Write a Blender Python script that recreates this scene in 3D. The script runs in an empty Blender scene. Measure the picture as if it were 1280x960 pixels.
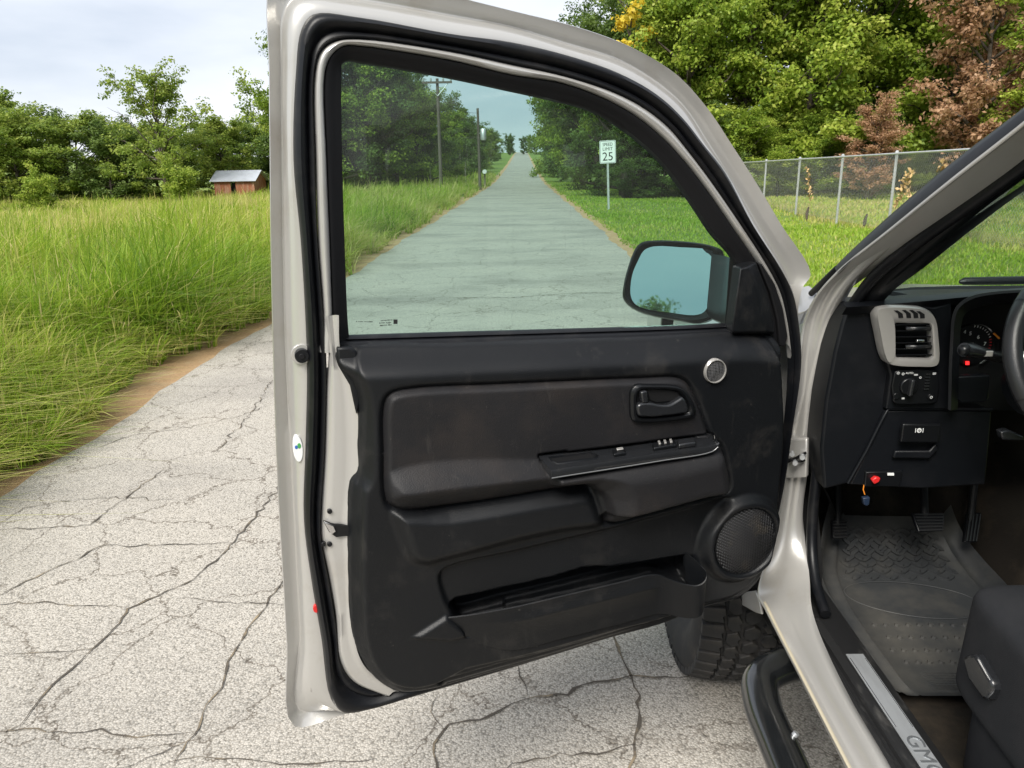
import bpy, bmesh, math, random
import numpy as np
from mathutils import Vector, Matrix, noise as mnoise

scene = bpy.context.scene
R = math.radians

# ------------------------------------------------------------------ camera
cam_data = bpy.data.cameras.new('camera')
cam_data.sensor_width = 36.0
cam_data.lens = 26.72
cam_data.clip_start = 0.05
cam_data.clip_end = 6000.0
cam = bpy.data.objects.new('camera', cam_data)
scene.collection.objects.link(cam)
cam.matrix_world = (Matrix.Translation((0, 0, 1.54)) @ Matrix.Rotation(R(1.05), 4, 'Z')
                    @ Matrix.Rotation(R(90 - 16.0), 4, 'X') @ Matrix.Rotation(R(-1.0), 4, 'Z'))
scene.camera = cam

# ------------------------------------------------------------------ sky, sun, exposure
SUN_EL, SUN_AZ = R(48), R(204)          # azimuth clockwise from +Y (behind and left of the camera)
world = bpy.data.worlds.new('World')
scene.world = world
world.use_nodes = True
wn, wl = world.node_tree.nodes, world.node_tree.links
wn.clear()
w_out = wn.new('ShaderNodeOutputWorld')
w_bg = wn.new('ShaderNodeBackground')
w_bg.inputs['Strength'].default_value = 0.052
w_sky = wn.new('ShaderNodeTexSky')
w_sky.sky_type = 'NISHITA'
w_sky.sun_disc = False
w_sky.sun_elevation = SUN_EL
w_sky.sun_rotation = SUN_AZ
w_tc = wn.new('ShaderNodeTexCoord')
w_map = wn.new('ShaderNodeMapping')
w_map.inputs['Scale'].default_value = (1.0, 1.0, 3.6)
w_no = wn.new('ShaderNodeTexNoise')
w_no.inputs['Scale'].default_value = 2.6
w_no.inputs['Detail'].default_value = 6
w_no.inputs['Roughness'].default_value = 0.5
w_ramp = wn.new('ShaderNodeValToRGB')        # layered overcast cloud
w_ramp.color_ramp.elements[0].position = 0.30
w_ramp.color_ramp.elements[0].color = (3.35, 3.72, 4.35, 1)
w_ramp.color_ramp.elements[1].position = 0.68
w_ramp.color_ramp.elements[1].color = (5.5, 5.65, 5.95, 1)
w_mix = wn.new('ShaderNodeMixRGB')
w_mix.inputs['Fac'].default_value = 0.92
wl.new(w_tc.outputs['Generated'], w_map.inputs['Vector'])
wl.new(w_map.outputs['Vector'], w_no.inputs['Vector'])
wl.new(w_no.outputs['Fac'], w_ramp.inputs['Fac'])
wl.new(w_sky.outputs['Color'], w_mix.inputs['Color1'])
wl.new(w_ramp.outputs['Color'], w_mix.inputs['Color2'])
wl.new(w_mix.outputs['Color'], w_bg.inputs['Color'])
wl.new(w_bg.outputs['Background'], w_out.inputs['Surface'])

sun_data = bpy.data.lights.new('sun', 'SUN')
sun_data.energy = 1.5
sun_data.angle = R(28)
sun_data.color = (1.0, 0.955, 0.88)
sun = bpy.data.objects.new('sun', sun_data)
scene.collection.objects.link(sun)
sun.rotation_euler = (R(90) - SUN_EL, 0, math.pi - SUN_AZ)
sun.location = (0, 0, 40)

vs = scene.view_settings
vs.view_transform = 'Standard'
vs.look = 'None'
vs.gamma = 1.0
vs.use_curve_mapping = False
vs.exposure = 1.95
scene.render.engine = 'CYCLES'
scene.cycles.transparent_max_bounces = 24
scene.cycles.max_bounces = 8

# ------------------------------------------------------------------ helpers
rng = np.random.default_rng(7)
random.seed(11)
COL = scene.collection

def link(o, parent=None, shift=True):
    COL.objects.link(o)
    if parent is not None:
        o.parent = parent
        if shift and parent.parent is None:      # parts carry world coordinates: cancel the root's offset
            o.location = -Vector(parent.location)
    return o

def tag(o, label, cat, group=None):
    o['label'] = label
    o['category'] = cat
    if group:
        o['group'] = group
    return o

def thing(name, loc, label, cat, group=None):
    o = bpy.data.objects.new(name, None)
    o.empty_display_size = 0.2
    o.location = loc
    COL.objects.link(o)
    return tag(o, label, cat, group)

def shade(me, flag=True):
    me.polygons.foreach_set('use_smooth', [flag] * len(me.polygons))

def mesh_obj(name, verts, faces, mat, parent=None, smooth=True, local=False):
    me = bpy.data.meshes.new(name)
    me.from_pydata([tuple(v) for v in verts], [], faces)
    if mat:
        me.materials.append(mat)
    if smooth:
        shade(me)
    me.update()
    o = bpy.data.objects.new(name, me)
    return link(o, parent, not local)

def np_mesh(name, verts, faces, mat, attrs=None, smooth=False):
    verts = np.asarray(verts, np.float32)
    faces = np.asarray(faces, np.int32)
    k = faces.shape[1]
    me = bpy.data.meshes.new(name)
    me.vertices.add(len(verts))
    me.vertices.foreach_set('co', verts.ravel())
    me.loops.add(faces.size)
    me.loops.foreach_set('vertex_index', faces.ravel())
    me.polygons.add(len(faces))
    me.polygons.foreach_set('loop_start', np.arange(0, faces.size, k, dtype=np.int32))
    if smooth:
        me.polygons.foreach_set('use_smooth', np.ones(len(faces), bool))
    for an, av in (attrs or {}).items():
        at = me.attributes.new(an, 'FLOAT', 'POINT')
        at.data.foreach_set('value', np.asarray(av, np.float32))
    me.materials.append(mat)
    me.update(calc_edges=True)
    me.validate()
    return me

def np_obj(name, verts, faces, mat, parent=None, attrs=None, smooth=False):
    return link(bpy.data.objects.new(name, np_mesh(name, verts, faces, mat, attrs, smooth)), parent)

def bevel(o, width, seg=2, angle=40):
    m = o.modifiers.new('bevel', 'BEVEL')
    m.width = width; m.segments = seg; m.limit_method = 'ANGLE'; m.angle_limit = R(angle)
    return o

def autosmooth(o, angle=35):
    me = o.data
    shade(me)
    me.set_sharp_from_angle(angle=R(angle))
    return o

def solidify(o, t, offset=-1):
    m = o.modifiers.new('solid', 'SOLIDIFY')
    m.thickness = t; m.offset = offset
    return o

def subsurf(o, n=2):
    m = o.modifiers.new('sub', 'SUBSURF')
    m.levels = n; m.render_levels = n
    return o

def catmull(pts, n=6, closed=False):
    P = [np.array(p, float) for p in pts]
    out = []
    N = len(P)
    rngi = range(N if closed else N - 1)
    for i in rngi:
        if closed:
            p0, p1, p2, p3 = P[(i - 1) % N], P[i], P[(i + 1) % N], P[(i + 2) % N]
        else:
            p1, p2 = P[i], P[i + 1]
            p0 = P[i - 1] if i > 0 else 2 * p1 - p2
            p3 = P[i + 2] if i + 2 < N else 2 * p2 - p1
        d1 = max(np.linalg.norm(p1 - p0) ** .5, 1e-6); d2 = max(np.linalg.norm(p2 - p1) ** .5, 1e-6); d3 = max(np.linalg.norm(p3 - p2) ** .5, 1e-6)
        m1 = ((p1 - p0) / d1 - (p2 - p0) / (d1 + d2) + (p2 - p1) / d2) * d2
        m2 = ((p2 - p1) / d2 - (p3 - p1) / (d2 + d3) + (p3 - p2) / d3) * d2
        for k in range(n):
            t = k / n
            out.append((2*t**3 - 3*t*t + 1) * p1 + (t**3 - 2*t*t + t) * m1 + (-2*t**3 + 3*t*t) * p2 + (t**3 - t*t) * m2)
    if not closed:
        out.append(P[-1])
    return out

def loft(rows, closed=False):
    n = len(rows[0])
    v = [tuple(p) for r in rows for p in r]
    f = []
    for i in range(len(rows) - 1):
        for j in range(n if closed else n - 1):
            a, b = i * n + j, i * n + (j + 1) % n
            f.append((a, b, b + n, a + n))
    return v, f

def tube_geo(path, rad, seg=10, cap=True):
    P = [Vector(p) for p in path]
    v, f = [], []
    up = None
    for i, p in enumerate(P):
        t = (P[min(i + 1, len(P) - 1)] - P[max(i - 1, 0)]).normalized()
        if up is None:
            up = t.orthogonal().normalized()
        up = (up - t * up.dot(t)).normalized()
        s = t.cross(up)
        r = rad[i] if isinstance(rad, (list, tuple)) else rad
        for k in range(seg):
            a = 2 * math.pi * k / seg
            v.append(tuple(p + (up * math.cos(a) + s * math.sin(a)) * r))
    for i in range(len(P) - 1):
        for k in range(seg):
            a, b = i * seg + k, i * seg + (k + 1) % seg
            f.append((a, b, b + seg, a + seg))
    if cap:
        f.append(tuple(reversed(range(seg))))
        f.append(tuple(range((len(P) - 1) * seg, len(P) * seg)))
    return v, f

def tube(name, path, rad, mat, parent=None, seg=10):
    v, f = tube_geo(path, rad, seg)
    return autosmooth(mesh_obj(name, v, f, mat, parent), 50)

def join_geo(geos):
    V, F_ = [], []
    for v, f in geos:
        o = len(V)
        V += list(v)
        F_ += [tuple(i + o for i in q) for q in f]
    return V, F_

def box_geo(c, s, rot=None):
    v = []
    for dx in (-.5, .5):
        for dy in (-.5, .5):
            for dz in (-.5, .5):
                p = Vector((dx * s[0], dy * s[1], dz * s[2]))
                if rot is not None:
                    p = rot @ p
                v.append(tuple(Vector(c) + p))
    return v, [(0, 1, 3, 2), (4, 6, 7, 5), (0, 4, 5, 1), (2, 3, 7, 6), (0, 2, 6, 4), (1, 5, 7, 3)]

def box(name, c, s, mat, parent=None, rot=None, bev=0.0):
    v, f = box_geo(c, s, rot)
    o = mesh_obj(name, v, f, mat, parent, smooth=False)
    if bev:
        bevel(o, bev)
        autosmooth(o)
    return o

def prism_geo(poly3, off):
    n = len(poly3)
    off = np.array(off, float)
    v = [tuple(p) for p in poly3] + [tuple(np.array(p, float) + off) for p in poly3]
    f = [tuple(range(n)), tuple(reversed(range(n, 2 * n)))]
    f += [(i, i + n, (i + 1) % n + n, (i + 1) % n) for i in range(n)]
    return v, f

def prism(name, poly3, off, mat, parent=None, bev=0.0):
    v, f = prism_geo(poly3, off)
    o = mesh_obj(name, v, f, mat, parent, smooth=False)
    bm = bmesh.new(); bm.from_mesh(o.data); bmesh.ops.recalc_face_normals(bm, faces=bm.faces); bm.to_mesh(o.data); bm.free()
    if bev:
        bevel(o, bev, 2, 50)
    autosmooth(o)
    return o

def text_geo(body, size, depth):
    cu = bpy.data.curves.new('t', 'FONT')
    cu.body = body; cu.size = size; cu.extrude = depth; cu.align_x = 'CENTER'; cu.align_y = 'CENTER'
    cu.resolution_u = 4
    o = bpy.data.objects.new('t', cu)
    COL.objects.link(o)
    dg = bpy.context.evaluated_depsgraph_get()
    me = bpy.data.meshes.new_from_object(o.evaluated_get(dg))
    v = [tuple(p.co) for p in me.vertices]
    f = [tuple(p.vertices) for p in me.polygons]
    bpy.data.objects.remove(o); bpy.data.curves.remove(cu); bpy.data.meshes.remove(me)
    return v, f

def text(name, body, size, depth, mw, mat, parent=None, sx=1.0):
    v, f = text_geo(body, size, depth)
    v = [tuple(mw @ Vector((p[0] * sx, p[1], p[2]))) for p in v]
    return mesh_obj(name, v, f, mat, parent, smooth=False)

def frame(o, ex, ey, ez):
    m = Matrix.Identity(4)
    for i, e in enumerate((ex, ey, ez)):
        e = Vector(e)
        for k in range(3):
            m[k][i] = e[k]
    for k in range(3):
        m[k][3] = o[k]
    return m

# signed distance (positive inside) of points to a polygon, vectorised
def poly_sd(px, py, poly):
    poly = np.asarray(poly, float)
    d = np.full(px.shape, 1e9)
    inside = np.zeros(px.shape, bool)
    nx = np.zeros(px.shape); ny = np.zeros(px.shape)
    n = len(poly)
    for i in range(n):
        a, b = poly[i], poly[(i + 1) % n]
        e = b - a
        t = np.clip(((px - a[0]) * e[0] + (py - a[1]) * e[1]) / max(e @ e, 1e-12), 0, 1)
        qx, qy = a[0] + t * e[0], a[1] + t * e[1]
        dd = np.hypot(px - qx, py - qy)
        m = dd < d
        d = np.where(m, dd, d); nx = np.where(m, qx, nx); ny = np.where(m, qy, ny)
        c = (a[1] > py) != (b[1] > py)
        xi = a[0] + (py - a[1]) / (e[1] if abs(e[1]) > 1e-12 else 1e-12) * e[0]
        inside ^= c & (px < xi)
    return np.where(inside, d, -d), nx, ny

def sstep(x, a, b):
    t = np.clip((x - a) / (b - a), 0, 1)
    return t * t * (3 - 2 * t)

# ------------------------------------------------------------------ materials
def new_mat(name):
    m = bpy.data.materials.new(name)
    m.use_nodes = True
    nt = m.node_tree
    return m, nt.nodes, nt.links, nt.nodes['Principled BSDF']

def noise_node(n, l, scale, detail=4, rough=0.55, coord='Object', vec=None, stretch=None):
    tc = n.new('ShaderNodeTexCoord')
    no = n.new('ShaderNodeTexNoise')
    no.inputs['Scale'].default_value = scale
    no.inputs['Detail'].default_value = detail
    no.inputs['Roughness'].default_value = rough
    src = tc.outputs[coord] if vec is None else vec
    if stretch:
        mp = n.new('ShaderNodeMapping')
        mp.inputs['Scale'].default_value = stretch
        l.new(src, mp.inputs['Vector'])
        src = mp.outputs['Vector']
    l.new(src, no.inputs['Vector'])
    return no

def ramp(n, l, fac, stops):
    r = n.new('ShaderNodeValToRGB')
    while len(r.color_ramp.elements) < len(stops):
        r.color_ramp.elements.new(0.5)
    for e, (p, c) in zip(r.color_ramp.elements, stops):
        e.position = p
        e.color = (*c, 1) if len(c) == 3 else c
    l.new(fac, r.inputs['Fac'])
    return r

def bump(n, l, bsdf, height, strength, dist):
    b = n.new('ShaderNodeBump')
    b.inputs['Strength'].default_value = strength
    b.inputs['Distance'].default_value = dist
    l.new(height, b.inputs['Height'])
    l.new(b.outputs['Normal'], bsdf.inputs['Normal'])
    return b

def simple(name, col, rough=0.5, metal=0.0, spec=0.5, coat=0.0, dirt=None, dirt_scale=6.0, dirt_lo=0.45, dirt_hi=0.75, grain=0.0, grain_scale=900, rvar=0.0, stretch=None, specks=None):
    m, n, l, b = new_mat(name)
    b.inputs['Base Color'].default_value = (*col, 1)
    b.inputs['Roughness'].default_value = rough
    b.inputs['Metallic'].default_value = metal
    b.inputs['Specular IOR Level'].default_value = spec
    b.inputs['Coat Weight'].default_value = coat
    b.inputs['Coat Roughness'].default_value = 0.12
    if dirt:
        no = noise_node(n, l, dirt_scale, 7, 0.65, stretch=stretch)
        r = ramp(n, l, no.outputs['Fac'], [(dirt_lo, col), (dirt_hi, dirt)])
        l.new(r.outputs['Color'], b.inputs['Base Color'])
        if rvar:
            mr = n.new('ShaderNodeMapRange')
            mr.inputs['From Min'].default_value = dirt_lo; mr.inputs['From Max'].default_value = dirt_hi
            mr.inputs['To Min'].default_value = rough; mr.inputs['To Max'].default_value = rough + rvar
            l.new(no.outputs['Fac'], mr.inputs['Value'])
            l.new(mr.outputs['Result'], b.inputs['Roughness'])
    if specks:          # dust flecks and dried smears
        sp = noise_node(n, l, specks[0], 3, .6)
        sr = ramp(n, l, sp.outputs['Fac'], [(specks[1], (0, 0, 0)), (specks[1] + .07, (1, 1, 1))])
        sm = noise_node(n, l, 1.0, 6, .7, stretch=(34, 34, 7))
        smr = ramp(n, l, sm.outputs['Fac'], [(.60, (0, 0, 0)), (.80, (.55, .55, .55))])
        ad = n.new('ShaderNodeMath'); ad.operation = 'MAXIMUM'
        l.new(sr.outputs['Color'], ad.inputs[0]); l.new(smr.outputs['Color'], ad.inputs[1])
        mx = n.new('ShaderNodeMixRGB')
        l.new(ad.outputs['Value'], mx.inputs['Fac'])
        if b.inputs['Base Color'].links:
            l.new(b.inputs['Base Color'].links[0].from_socket, mx.inputs['Color1'])
        else:
            mx.inputs['Color1'].default_value = (*col, 1)
        mx.inputs['Color2'].default_value = (*specks[2], 1)
        l.new(mx.outputs['Color'], b.inputs['Base Color'])
    if grain:
        g = noise_node(n, l, grain_scale, 2, 0.5)
        bump(n, l, b, g.outputs['Fac'], grain, 0.0006)
    return m

M = {}
M['silver'] = simple('silver_paint', (.46, .45, .43), .30, .45, .5, .45, dirt=(.38, .35, .31), dirt_scale=9, dirt_lo=.55, dirt_hi=.85)
M['silver_matte'] = simple('silver_plastic', (.42, .405, .385), .34, .5)
M['plastic'] = simple('black_trim_plastic', (.0048, .0054, .0066), .42, 0, .30, dirt=(.020, .0185, .0175), dirt_scale=11, dirt_lo=.55, dirt_hi=.82, specks=(95, .70, (.036, .034, .032)), grain=.7, grain_scale=700, rvar=.2)
M['plastic_smooth'] = simple('smooth_black_plastic', (.005, .0055, .0065), .32, 0, .35)
M['switch_panel'] = simple('satin_dark_plastic', (.013, .0138, .0155), .26, 0, .6, dirt=(.03, .028, .026), dirt_scale=14, dirt_lo=.55, dirt_hi=.85)
M['insert'] = simple('dark_vinyl', (.0105, .0102, .0115), .56, 0, .28, dirt=(.030, .024, .021), dirt_scale=5.0, dirt_lo=.5, dirt_hi=.85, specks=(120, .70, (.06, .055, .05)), grain=1.0, grain_scale=420)
M['rubber'] = simple('black_rubber', (.0045, .005, .0065), .40, 0, .28, dirt=(.02, .019, .019), dirt_scale=16, dirt_lo=.5, dirt_hi=.85)
M['rubber_matte'] = simple('matte_black_rubber', (.0045, .0045, .0055), .62, 0, .25)
M['dash'] = simple('dash_plastic', (.0042, .0050, .0066), .42, 0, .28, dirt=(.011, .0112, .013), dirt_scale=8, dirt_lo=.5, dirt_hi=.85, grain=.35, grain_scale=700)
M['dark_void'] = simple('black_cavity_plastic', (.006, .006, .0065), .6, 0, .3)
M['carpet'] = simple('brown_black_carpet', (.020, .017, .014), .95, 0, .1, dirt=(.055, .043, .030), dirt_scale=6, dirt_lo=.48, dirt_hi=.8, grain=1.0, grain_scale=350)
M['mat_rubber'] = simple('grey_mat_rubber', (.030, .032, .034), .55, 0, .35, dirt=(.085, .080, .070), dirt_scale=5, dirt_lo=.42, dirt_hi=.75)
M['seat'] = simple('dark_seat_cloth', (.015, .0158, .018), .9, 0, .15, dirt=(.022, .022, .024), dirt_scale=10, grain=.8, grain_scale=600)
M['steel'] = simple('brushed_steel', (.60, .62, .64), .42, .7, dirt=(.42, .43, .44), dirt_scale=22, stretch=(1, .15, 1))
M['chrome'] = simple('chrome', (.75, .75, .76), .14, 1.0)
M['black_gloss'] = simple('gloss_black_paint', (.009, .010, .011), .20, 0, .5, .7, dirt=(.03, .03, .03), dirt_scale=14, dirt_lo=.55, dirt_hi=.85)
M['scuff'] = simple('scuffed_sill_plastic', (.012, .012, .0125), .42, 0, .5, dirt=(.10, .095, .088), dirt_scale=26, dirt_lo=.56, dirt_hi=.84, stretch=(1, .28, 1))
M['tyre'] = simple('tyre_rubber', (.022, .022, .023), .75, 0, .3, dirt=(.052, .047, .042), dirt_scale=12)
M['white'] = simple('white_print', (.72, .73, .72), .5)
M['red'] = simple('red_plastic', (.55, .02, .02), .35)
M['green_print'] = simple('green_print', (.06, .30, .08), .5)
M['blue_print'] = simple('blue_print', (.04, .12, .40), .5)
M['orange'] = simple('orange_print', (.75, .24, .02), .5)
M['grey_line'] = simple('grey_edge_line', (.16, .165, .17), .3, .3)
M['seam'] = simple('seam_sealer', (.45, .40, .30), .6)

def glass_mat(name, tint, streak):
    m, n, l, b = new_mat(name)
    n.remove(b)
    out = n['Material Output']
    tr = n.new('ShaderNodeBsdfTransparent'); tr.inputs['Color'].default_value = (*tint, 1)
    gl = n.new('ShaderNodeBsdfGlossy'); gl.inputs['Roughness'].default_value = 0.02
    fr = n.new('ShaderNodeFresnel'); fr.inputs['IOR'].default_value = 1.45
    mx = n.new('ShaderNodeMixShader')
    l.new(fr.outputs['Fac'], mx.inputs['Fac']); l.new(tr.outputs['BSDF'], mx.inputs[1]); l.new(gl.outputs['BSDF'], mx.inputs[2])
    df = n.new('ShaderNodeBsdfDiffuse'); df.inputs['Color'].default_value = (.55, .58, .56, 1)
    n1 = noise_node(n, l, 1.0, 5, .7, stretch=(230, 230, 9))       # vertical wiper-felt streaks
    r1 = ramp(n, l, n1.outputs['Fac'], [(.60, (0, 0, 0)), (.74, (1, 1, 1))])
    n2 = noise_node(n, l, 5.0, 3, .6)
    r2 = ramp(n, l, n2.outputs['Fac'], [(.50, (0, 0, 0)), (.68, (1, 1, 1))])
    mu = n.new('ShaderNodeMath'); mu.operation = 'MULTIPLY'
    l.new(r1.outputs['Color'], mu.inputs[0]); l.new(r2.outputs['Color'], mu.inputs[1])
    m2 = n.new('ShaderNodeMath'); m2.operation = 'MULTIPLY_ADD'
    l.new(mu.outputs['Value'], m2.inputs[0]); m2.inputs[1].default_value = streak; m2.inputs[2].default_value = streak * .12
    mx2 = n.new('ShaderNodeMixShader')
    l.new(m2.outputs['Value'], mx2.inputs['Fac']); l.new(mx.outputs['Shader'], mx2.inputs[1]); l.new(df.outputs['BSDF'], mx2.inputs[2])
    l.new(mx2.outputs['Shader'], out.inputs['Surface'])
    return m
M['door_glass'] = glass_mat('tinted_door_glass', (.50, .69, .635), .22)
M['dim_glass'] = glass_mat('added_dark_glass', (.18, .22, .20), .03)  # dark tint added on unseen windows to cut sky reflected in the door glass
M['windshield'] = glass_mat('windshield_glass', (.76, .90, .82), .05)

m, n, l, b = new_mat('mirror_glass'); b.inputs['Metallic'].default_value = 1; b.inputs['Base Color'].default_value = (.96, .98, 1, 1); b.inputs['Roughness'].default_value = .02
M['mirror'] = m
m, n, l, b = new_mat('lit_red_lamp'); b.inputs['Base Color'].default_value = (.5, .01, .01, 1); b.inputs['Emission Color'].default_value = (1, .02, .02, 1); b.inputs['Emission Strength'].default_value = .7
M['red_lamp'] = m


# ------------------------------------------------------------------ terrain
ROAD_L, ROAD_R = -2.62, 1.86

def hval(x, y):
    x = np.asarray(x, float); y = np.asarray(y, float)
    z = -1.15 * sstep(-x, 5, 30)
    t = np.clip(y - 62, 0, None)
    z = z + .030 * t * t / (t + 38) * np.where(y > 62, 1, 0) * (1 - .45 * sstep(y, 260, 700))
    off = sstep(np.maximum(ROAD_L - .5 - x, x - ROAD_R - .4), 0, 2.5)
    z = z + off * (.07 * np.sin(x * .9 + 1.3) * np.sin(y * .53) + .05 * np.sin(x * .31 + y * .41))
    return z

def hz(x, y):
    return float(hval(x, y))

xs = np.concatenate([[-1500, -900, -500, -300, -200, -150], np.arange(-110, -30, 5), np.arange(-30, -8, 1.0), np.arange(-8, -3.5, .5),
                     [-3.35, -3.1, -2.9, -2.0, -1, 0, 1, 1.5, 2.1, 2.35, 2.6, 3.0, 3.5, 4, 4.5, 5], np.arange(6, 40, 1.0), np.arange(40, 110, 5), [150, 200, 300, 500, 900, 1500]])
ys = np.concatenate([[-600, -250, -100, -50, -25], np.arange(-15, 60, 1.0), np.arange(60, 120, 2.0), np.arange(120, 300, 10.0), [300, 400, 600, 900, 1500, 2600]])
GX, GY = np.meshgrid(xs, ys)
GZ = hval(GX, GY)
nx_, ny_ = len(xs), len(ys)
idx = np.arange(nx_ * ny_).reshape(ny_, nx_)
gf = np.stack([idx[:-1, :-1], idx[:-1, 1:], idx[1:, 1:], idx[1:, :-1]], -1).reshape(-1, 4)

m, n, l, b = new_mat('field_soil')
no = noise_node(n, l, .35, 8, .7)
r_ = ramp(n, l, no.outputs['Fac'], [(.3, (.09, .15, .02)), (.55, (.15, .21, .03)), (.75, (.20, .22, .06))])
n2 = noise_node(n, l, 14, 6, .7)
mx = n.new('ShaderNodeMixRGB'); mx.blend_type = 'OVERLAY'; mx.inputs['Fac'].default_value = .6
l.new(r_.outputs['Color'], mx.inputs['Color1']); l.new(n2.outputs['Fac'], mx.inputs['Color2'])
l.new(mx.outputs['Color'], b.inputs['Base Color'])
b.inputs['Roughness'].default_value = .95
bump(n, l, b, n2.outputs['Fac'], .8, .05)
M['ground'] = m
ground = np_obj('ground', np.stack([GX, GY, GZ], -1).reshape(-1, 3), gf, M['ground'], smooth=True)
ground['kind'] = 'structure'

# ---- dirt shoulders
m, n, l, b = new_mat('orange_dirt')
no = noise_node(n, l, 3.0, 8, .7)
r_ = ramp(n, l, no.outputs['Fac'], [(.3, (.36, .22, .11)), (.55, (.46, .30, .16)), (.75, (.52, .40, .25))])
n2 = noise_node(n, l, 60, 6, .75)
mx = n.new('ShaderNodeMixRGB'); mx.blend_type = 'OVERLAY'; mx.inputs['Fac'].default_value = .5
l.new(r_.outputs['Color'], mx.inputs['Color1']); l.new(n2.outputs['Fac'], mx.inputs['Color2'])
l.new(mx.outputs['Color'], b.inputs['Base Color'])
b.inputs['Roughness'].default_value = .95
bump(n, l, b, n2.outputs['Fac'], 1.0, .02)
M['dirt'] = m

# ---- chip-sealed asphalt
m, n, l, b = new_mat('chip_seal_asphalt')
tc = n.new('ShaderNodeTexCoord')
vo = n.new('ShaderNodeTexVoronoi'); vo.inputs['Scale'].default_value = 165; vo.inputs['Randomness'].default_value = 1
l.new(tc.outputs['Object'], vo.inputs['Vector'])
sep = n.new('ShaderNodeSeparateColor'); l.new(vo.outputs['Color'], sep.inputs['Color'])
stone = ramp(n, l, sep.outputs['Red'], [(0.0, (.23, .22, .20)), (.2, (.37, .352, .322)), (.5, (.44, .42, .385)), (1.0, (.53, .505, .465))])
gap = ramp(n, l, vo.outputs['Distance'], [(.30, (1, 1, 1)), (.9, (.55, .53, .50))])
mu = n.new('ShaderNodeMixRGB'); mu.blend_type = 'MULTIPLY'; mu.inputs['Fac'].default_value = 1
l.new(stone.outputs['Color'], mu.inputs['Color1']); l.new(gap.outputs['Color'], mu.inputs['Color2'])
big = noise_node(n, l, .8, 6, .6)
bigr = ramp(n, l, big.outputs['Fac'], [(.3, (.84, .825, .80)), (.5, (1, .98, .945)), (.7, (1.05, 1.02, .97))])
mu2 = n.new('ShaderNodeMixRGB'); mu2.blend_type = 'MULTIPLY'; mu2.inputs['Fac'].default_value = 1
l.new(mu.outputs['Color'], mu2.inputs['Color1']); l.new(bigr.outputs['Color'], mu2.inputs['Color2'])
# dark transverse patches and stains down the road
st = noise_node(n, l, 1.0, 6, .6, stretch=(.35, .75, 1))
str_ = ramp(n, l, st.outputs['Fac'], [(.48, (1, 1, 1)), (.72, (.66, .66, .67))])
mu3 = n.new('ShaderNodeMixRGB'); mu3.blend_type = 'MULTIPLY'; mu3.inputs['Fac'].default_value = 1
l.new(mu2.outputs['Color'], mu3.inputs['Color1']); l.new(str_.outputs['Color'], mu3.inputs['Color2'])
# hairline cracks
wv = noise_node(n, l, 3.0, 5, .7)
add = n.new('ShaderNodeMixRGB'); add.blend_type = 'ADD'; add.inputs['Fac'].default_value = .34
l.new(tc.outputs['Object'], add.inputs['Color1']); l.new(wv.outputs['Color'], add.inputs['Color2'])
v2 = n.new('ShaderNodeTexVoronoi'); v2.feature = 'DISTANCE_TO_EDGE'; v2.inputs['Scale'].default_value = 2.1
l.new(add.outputs['Color'], v2.inputs['Vector'])
ck = ramp(n, l, v2.outputs['Distance'], [(.003, (.42, .39, .36)), (.013, (1, 1, 1))])
msk = noise_node(n, l, 1.1, 3, .6)
mskr = ramp(n, l, msk.outputs['Fac'], [(.30, (0, 0, 0)), (.48, (1, 1, 1))])
mu4 = n.new('ShaderNodeMixRGB'); mu4.blend_type = 'MULTIPLY'
l.new(mskr.outputs['Color'], mu4.inputs['Fac'])
l.new(mu3.outputs['Color'], mu4.inputs['Color1']); l.new(ck.outputs['Color'], mu4.inputs['Color2'])
l.new(mu4.outputs['Color'], b.inputs['Base Color'])
b.inputs['Roughness'].default_value = .85
inv = n.new('ShaderNodeMath'); inv.operation = 'MULTIPLY_ADD'; inv.inputs[1].default_value = -1; inv.inputs[2].default_value = 1
l.new(vo.outputs['Distance'], inv.inputs[0])
bump(n, l, b, inv.outputs['Value'], .7, .0032)
M['asphalt'] = m

ry = np.concatenate([np.arange(-15, 60, .25), np.arange(60, 120, 2.0), np.arange(120, 300, 10.0), [300, 400, 600]])
def jag(y, s, k):
    y = np.asarray(y)
    return s * (np.sin(y * 1.7 + k) * .5 + np.sin(y * 4.3 + 2 * k) * .3 + np.sin(y * 9.1 + 3 * k) * .25 + np.sin(y * .6 + k) * .6)
def strip(name, x0, x1, dz, mat, j0, j1, cols):
    fr = np.linspace(0, 1, cols)
    a = x0 + j0; c = x1 + j1
    X = a[:, None] * (1 - fr) + c[:, None] * fr
    Y = np.repeat(ry[:, None], cols, 1)
    Z = np.interp(Y, ys, hval(0 * ys, ys)) + dz
    i = np.arange(len(ry) * cols).reshape(-1, cols)
    f = np.stack([i[:-1, :-1], i[:-1, 1:], i[1:, 1:], i[1:, :-1]], -1).reshape(-1, 4)
    return np_obj(name, np.stack([X, Y, Z], -1).reshape(-1, 3), f, mat, smooth=True)
far = 1 - .6 * sstep(ry, 60, 120)
rj = jag(ry, .055, .4)
road = strip('road', np.full(len(ry), ROAD_L), np.full(len(ry), ROAD_R), .014, M['asphalt'], rj, jag(ry, .06, 2.2), 6)
road['kind'] = 'structure'
sh = strip('dirt_shoulder', np.full(len(ry), ROAD_L - .52), np.full(len(ry), ROAD_L + .15), .007, M['dirt'], jag(ry, .12, 5.1), rj * 0, 4)
sh['kind'] = 'structure'
sh2 = strip('dirt_shoulder', np.full(len(ry), ROAD_R - .15), np.full(len(ry), ROAD_R + .34), .007, M['dirt'], rj * 0, jag(ry, .10, 7.1), 4)
sh2['kind'] = 'structure'

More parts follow.
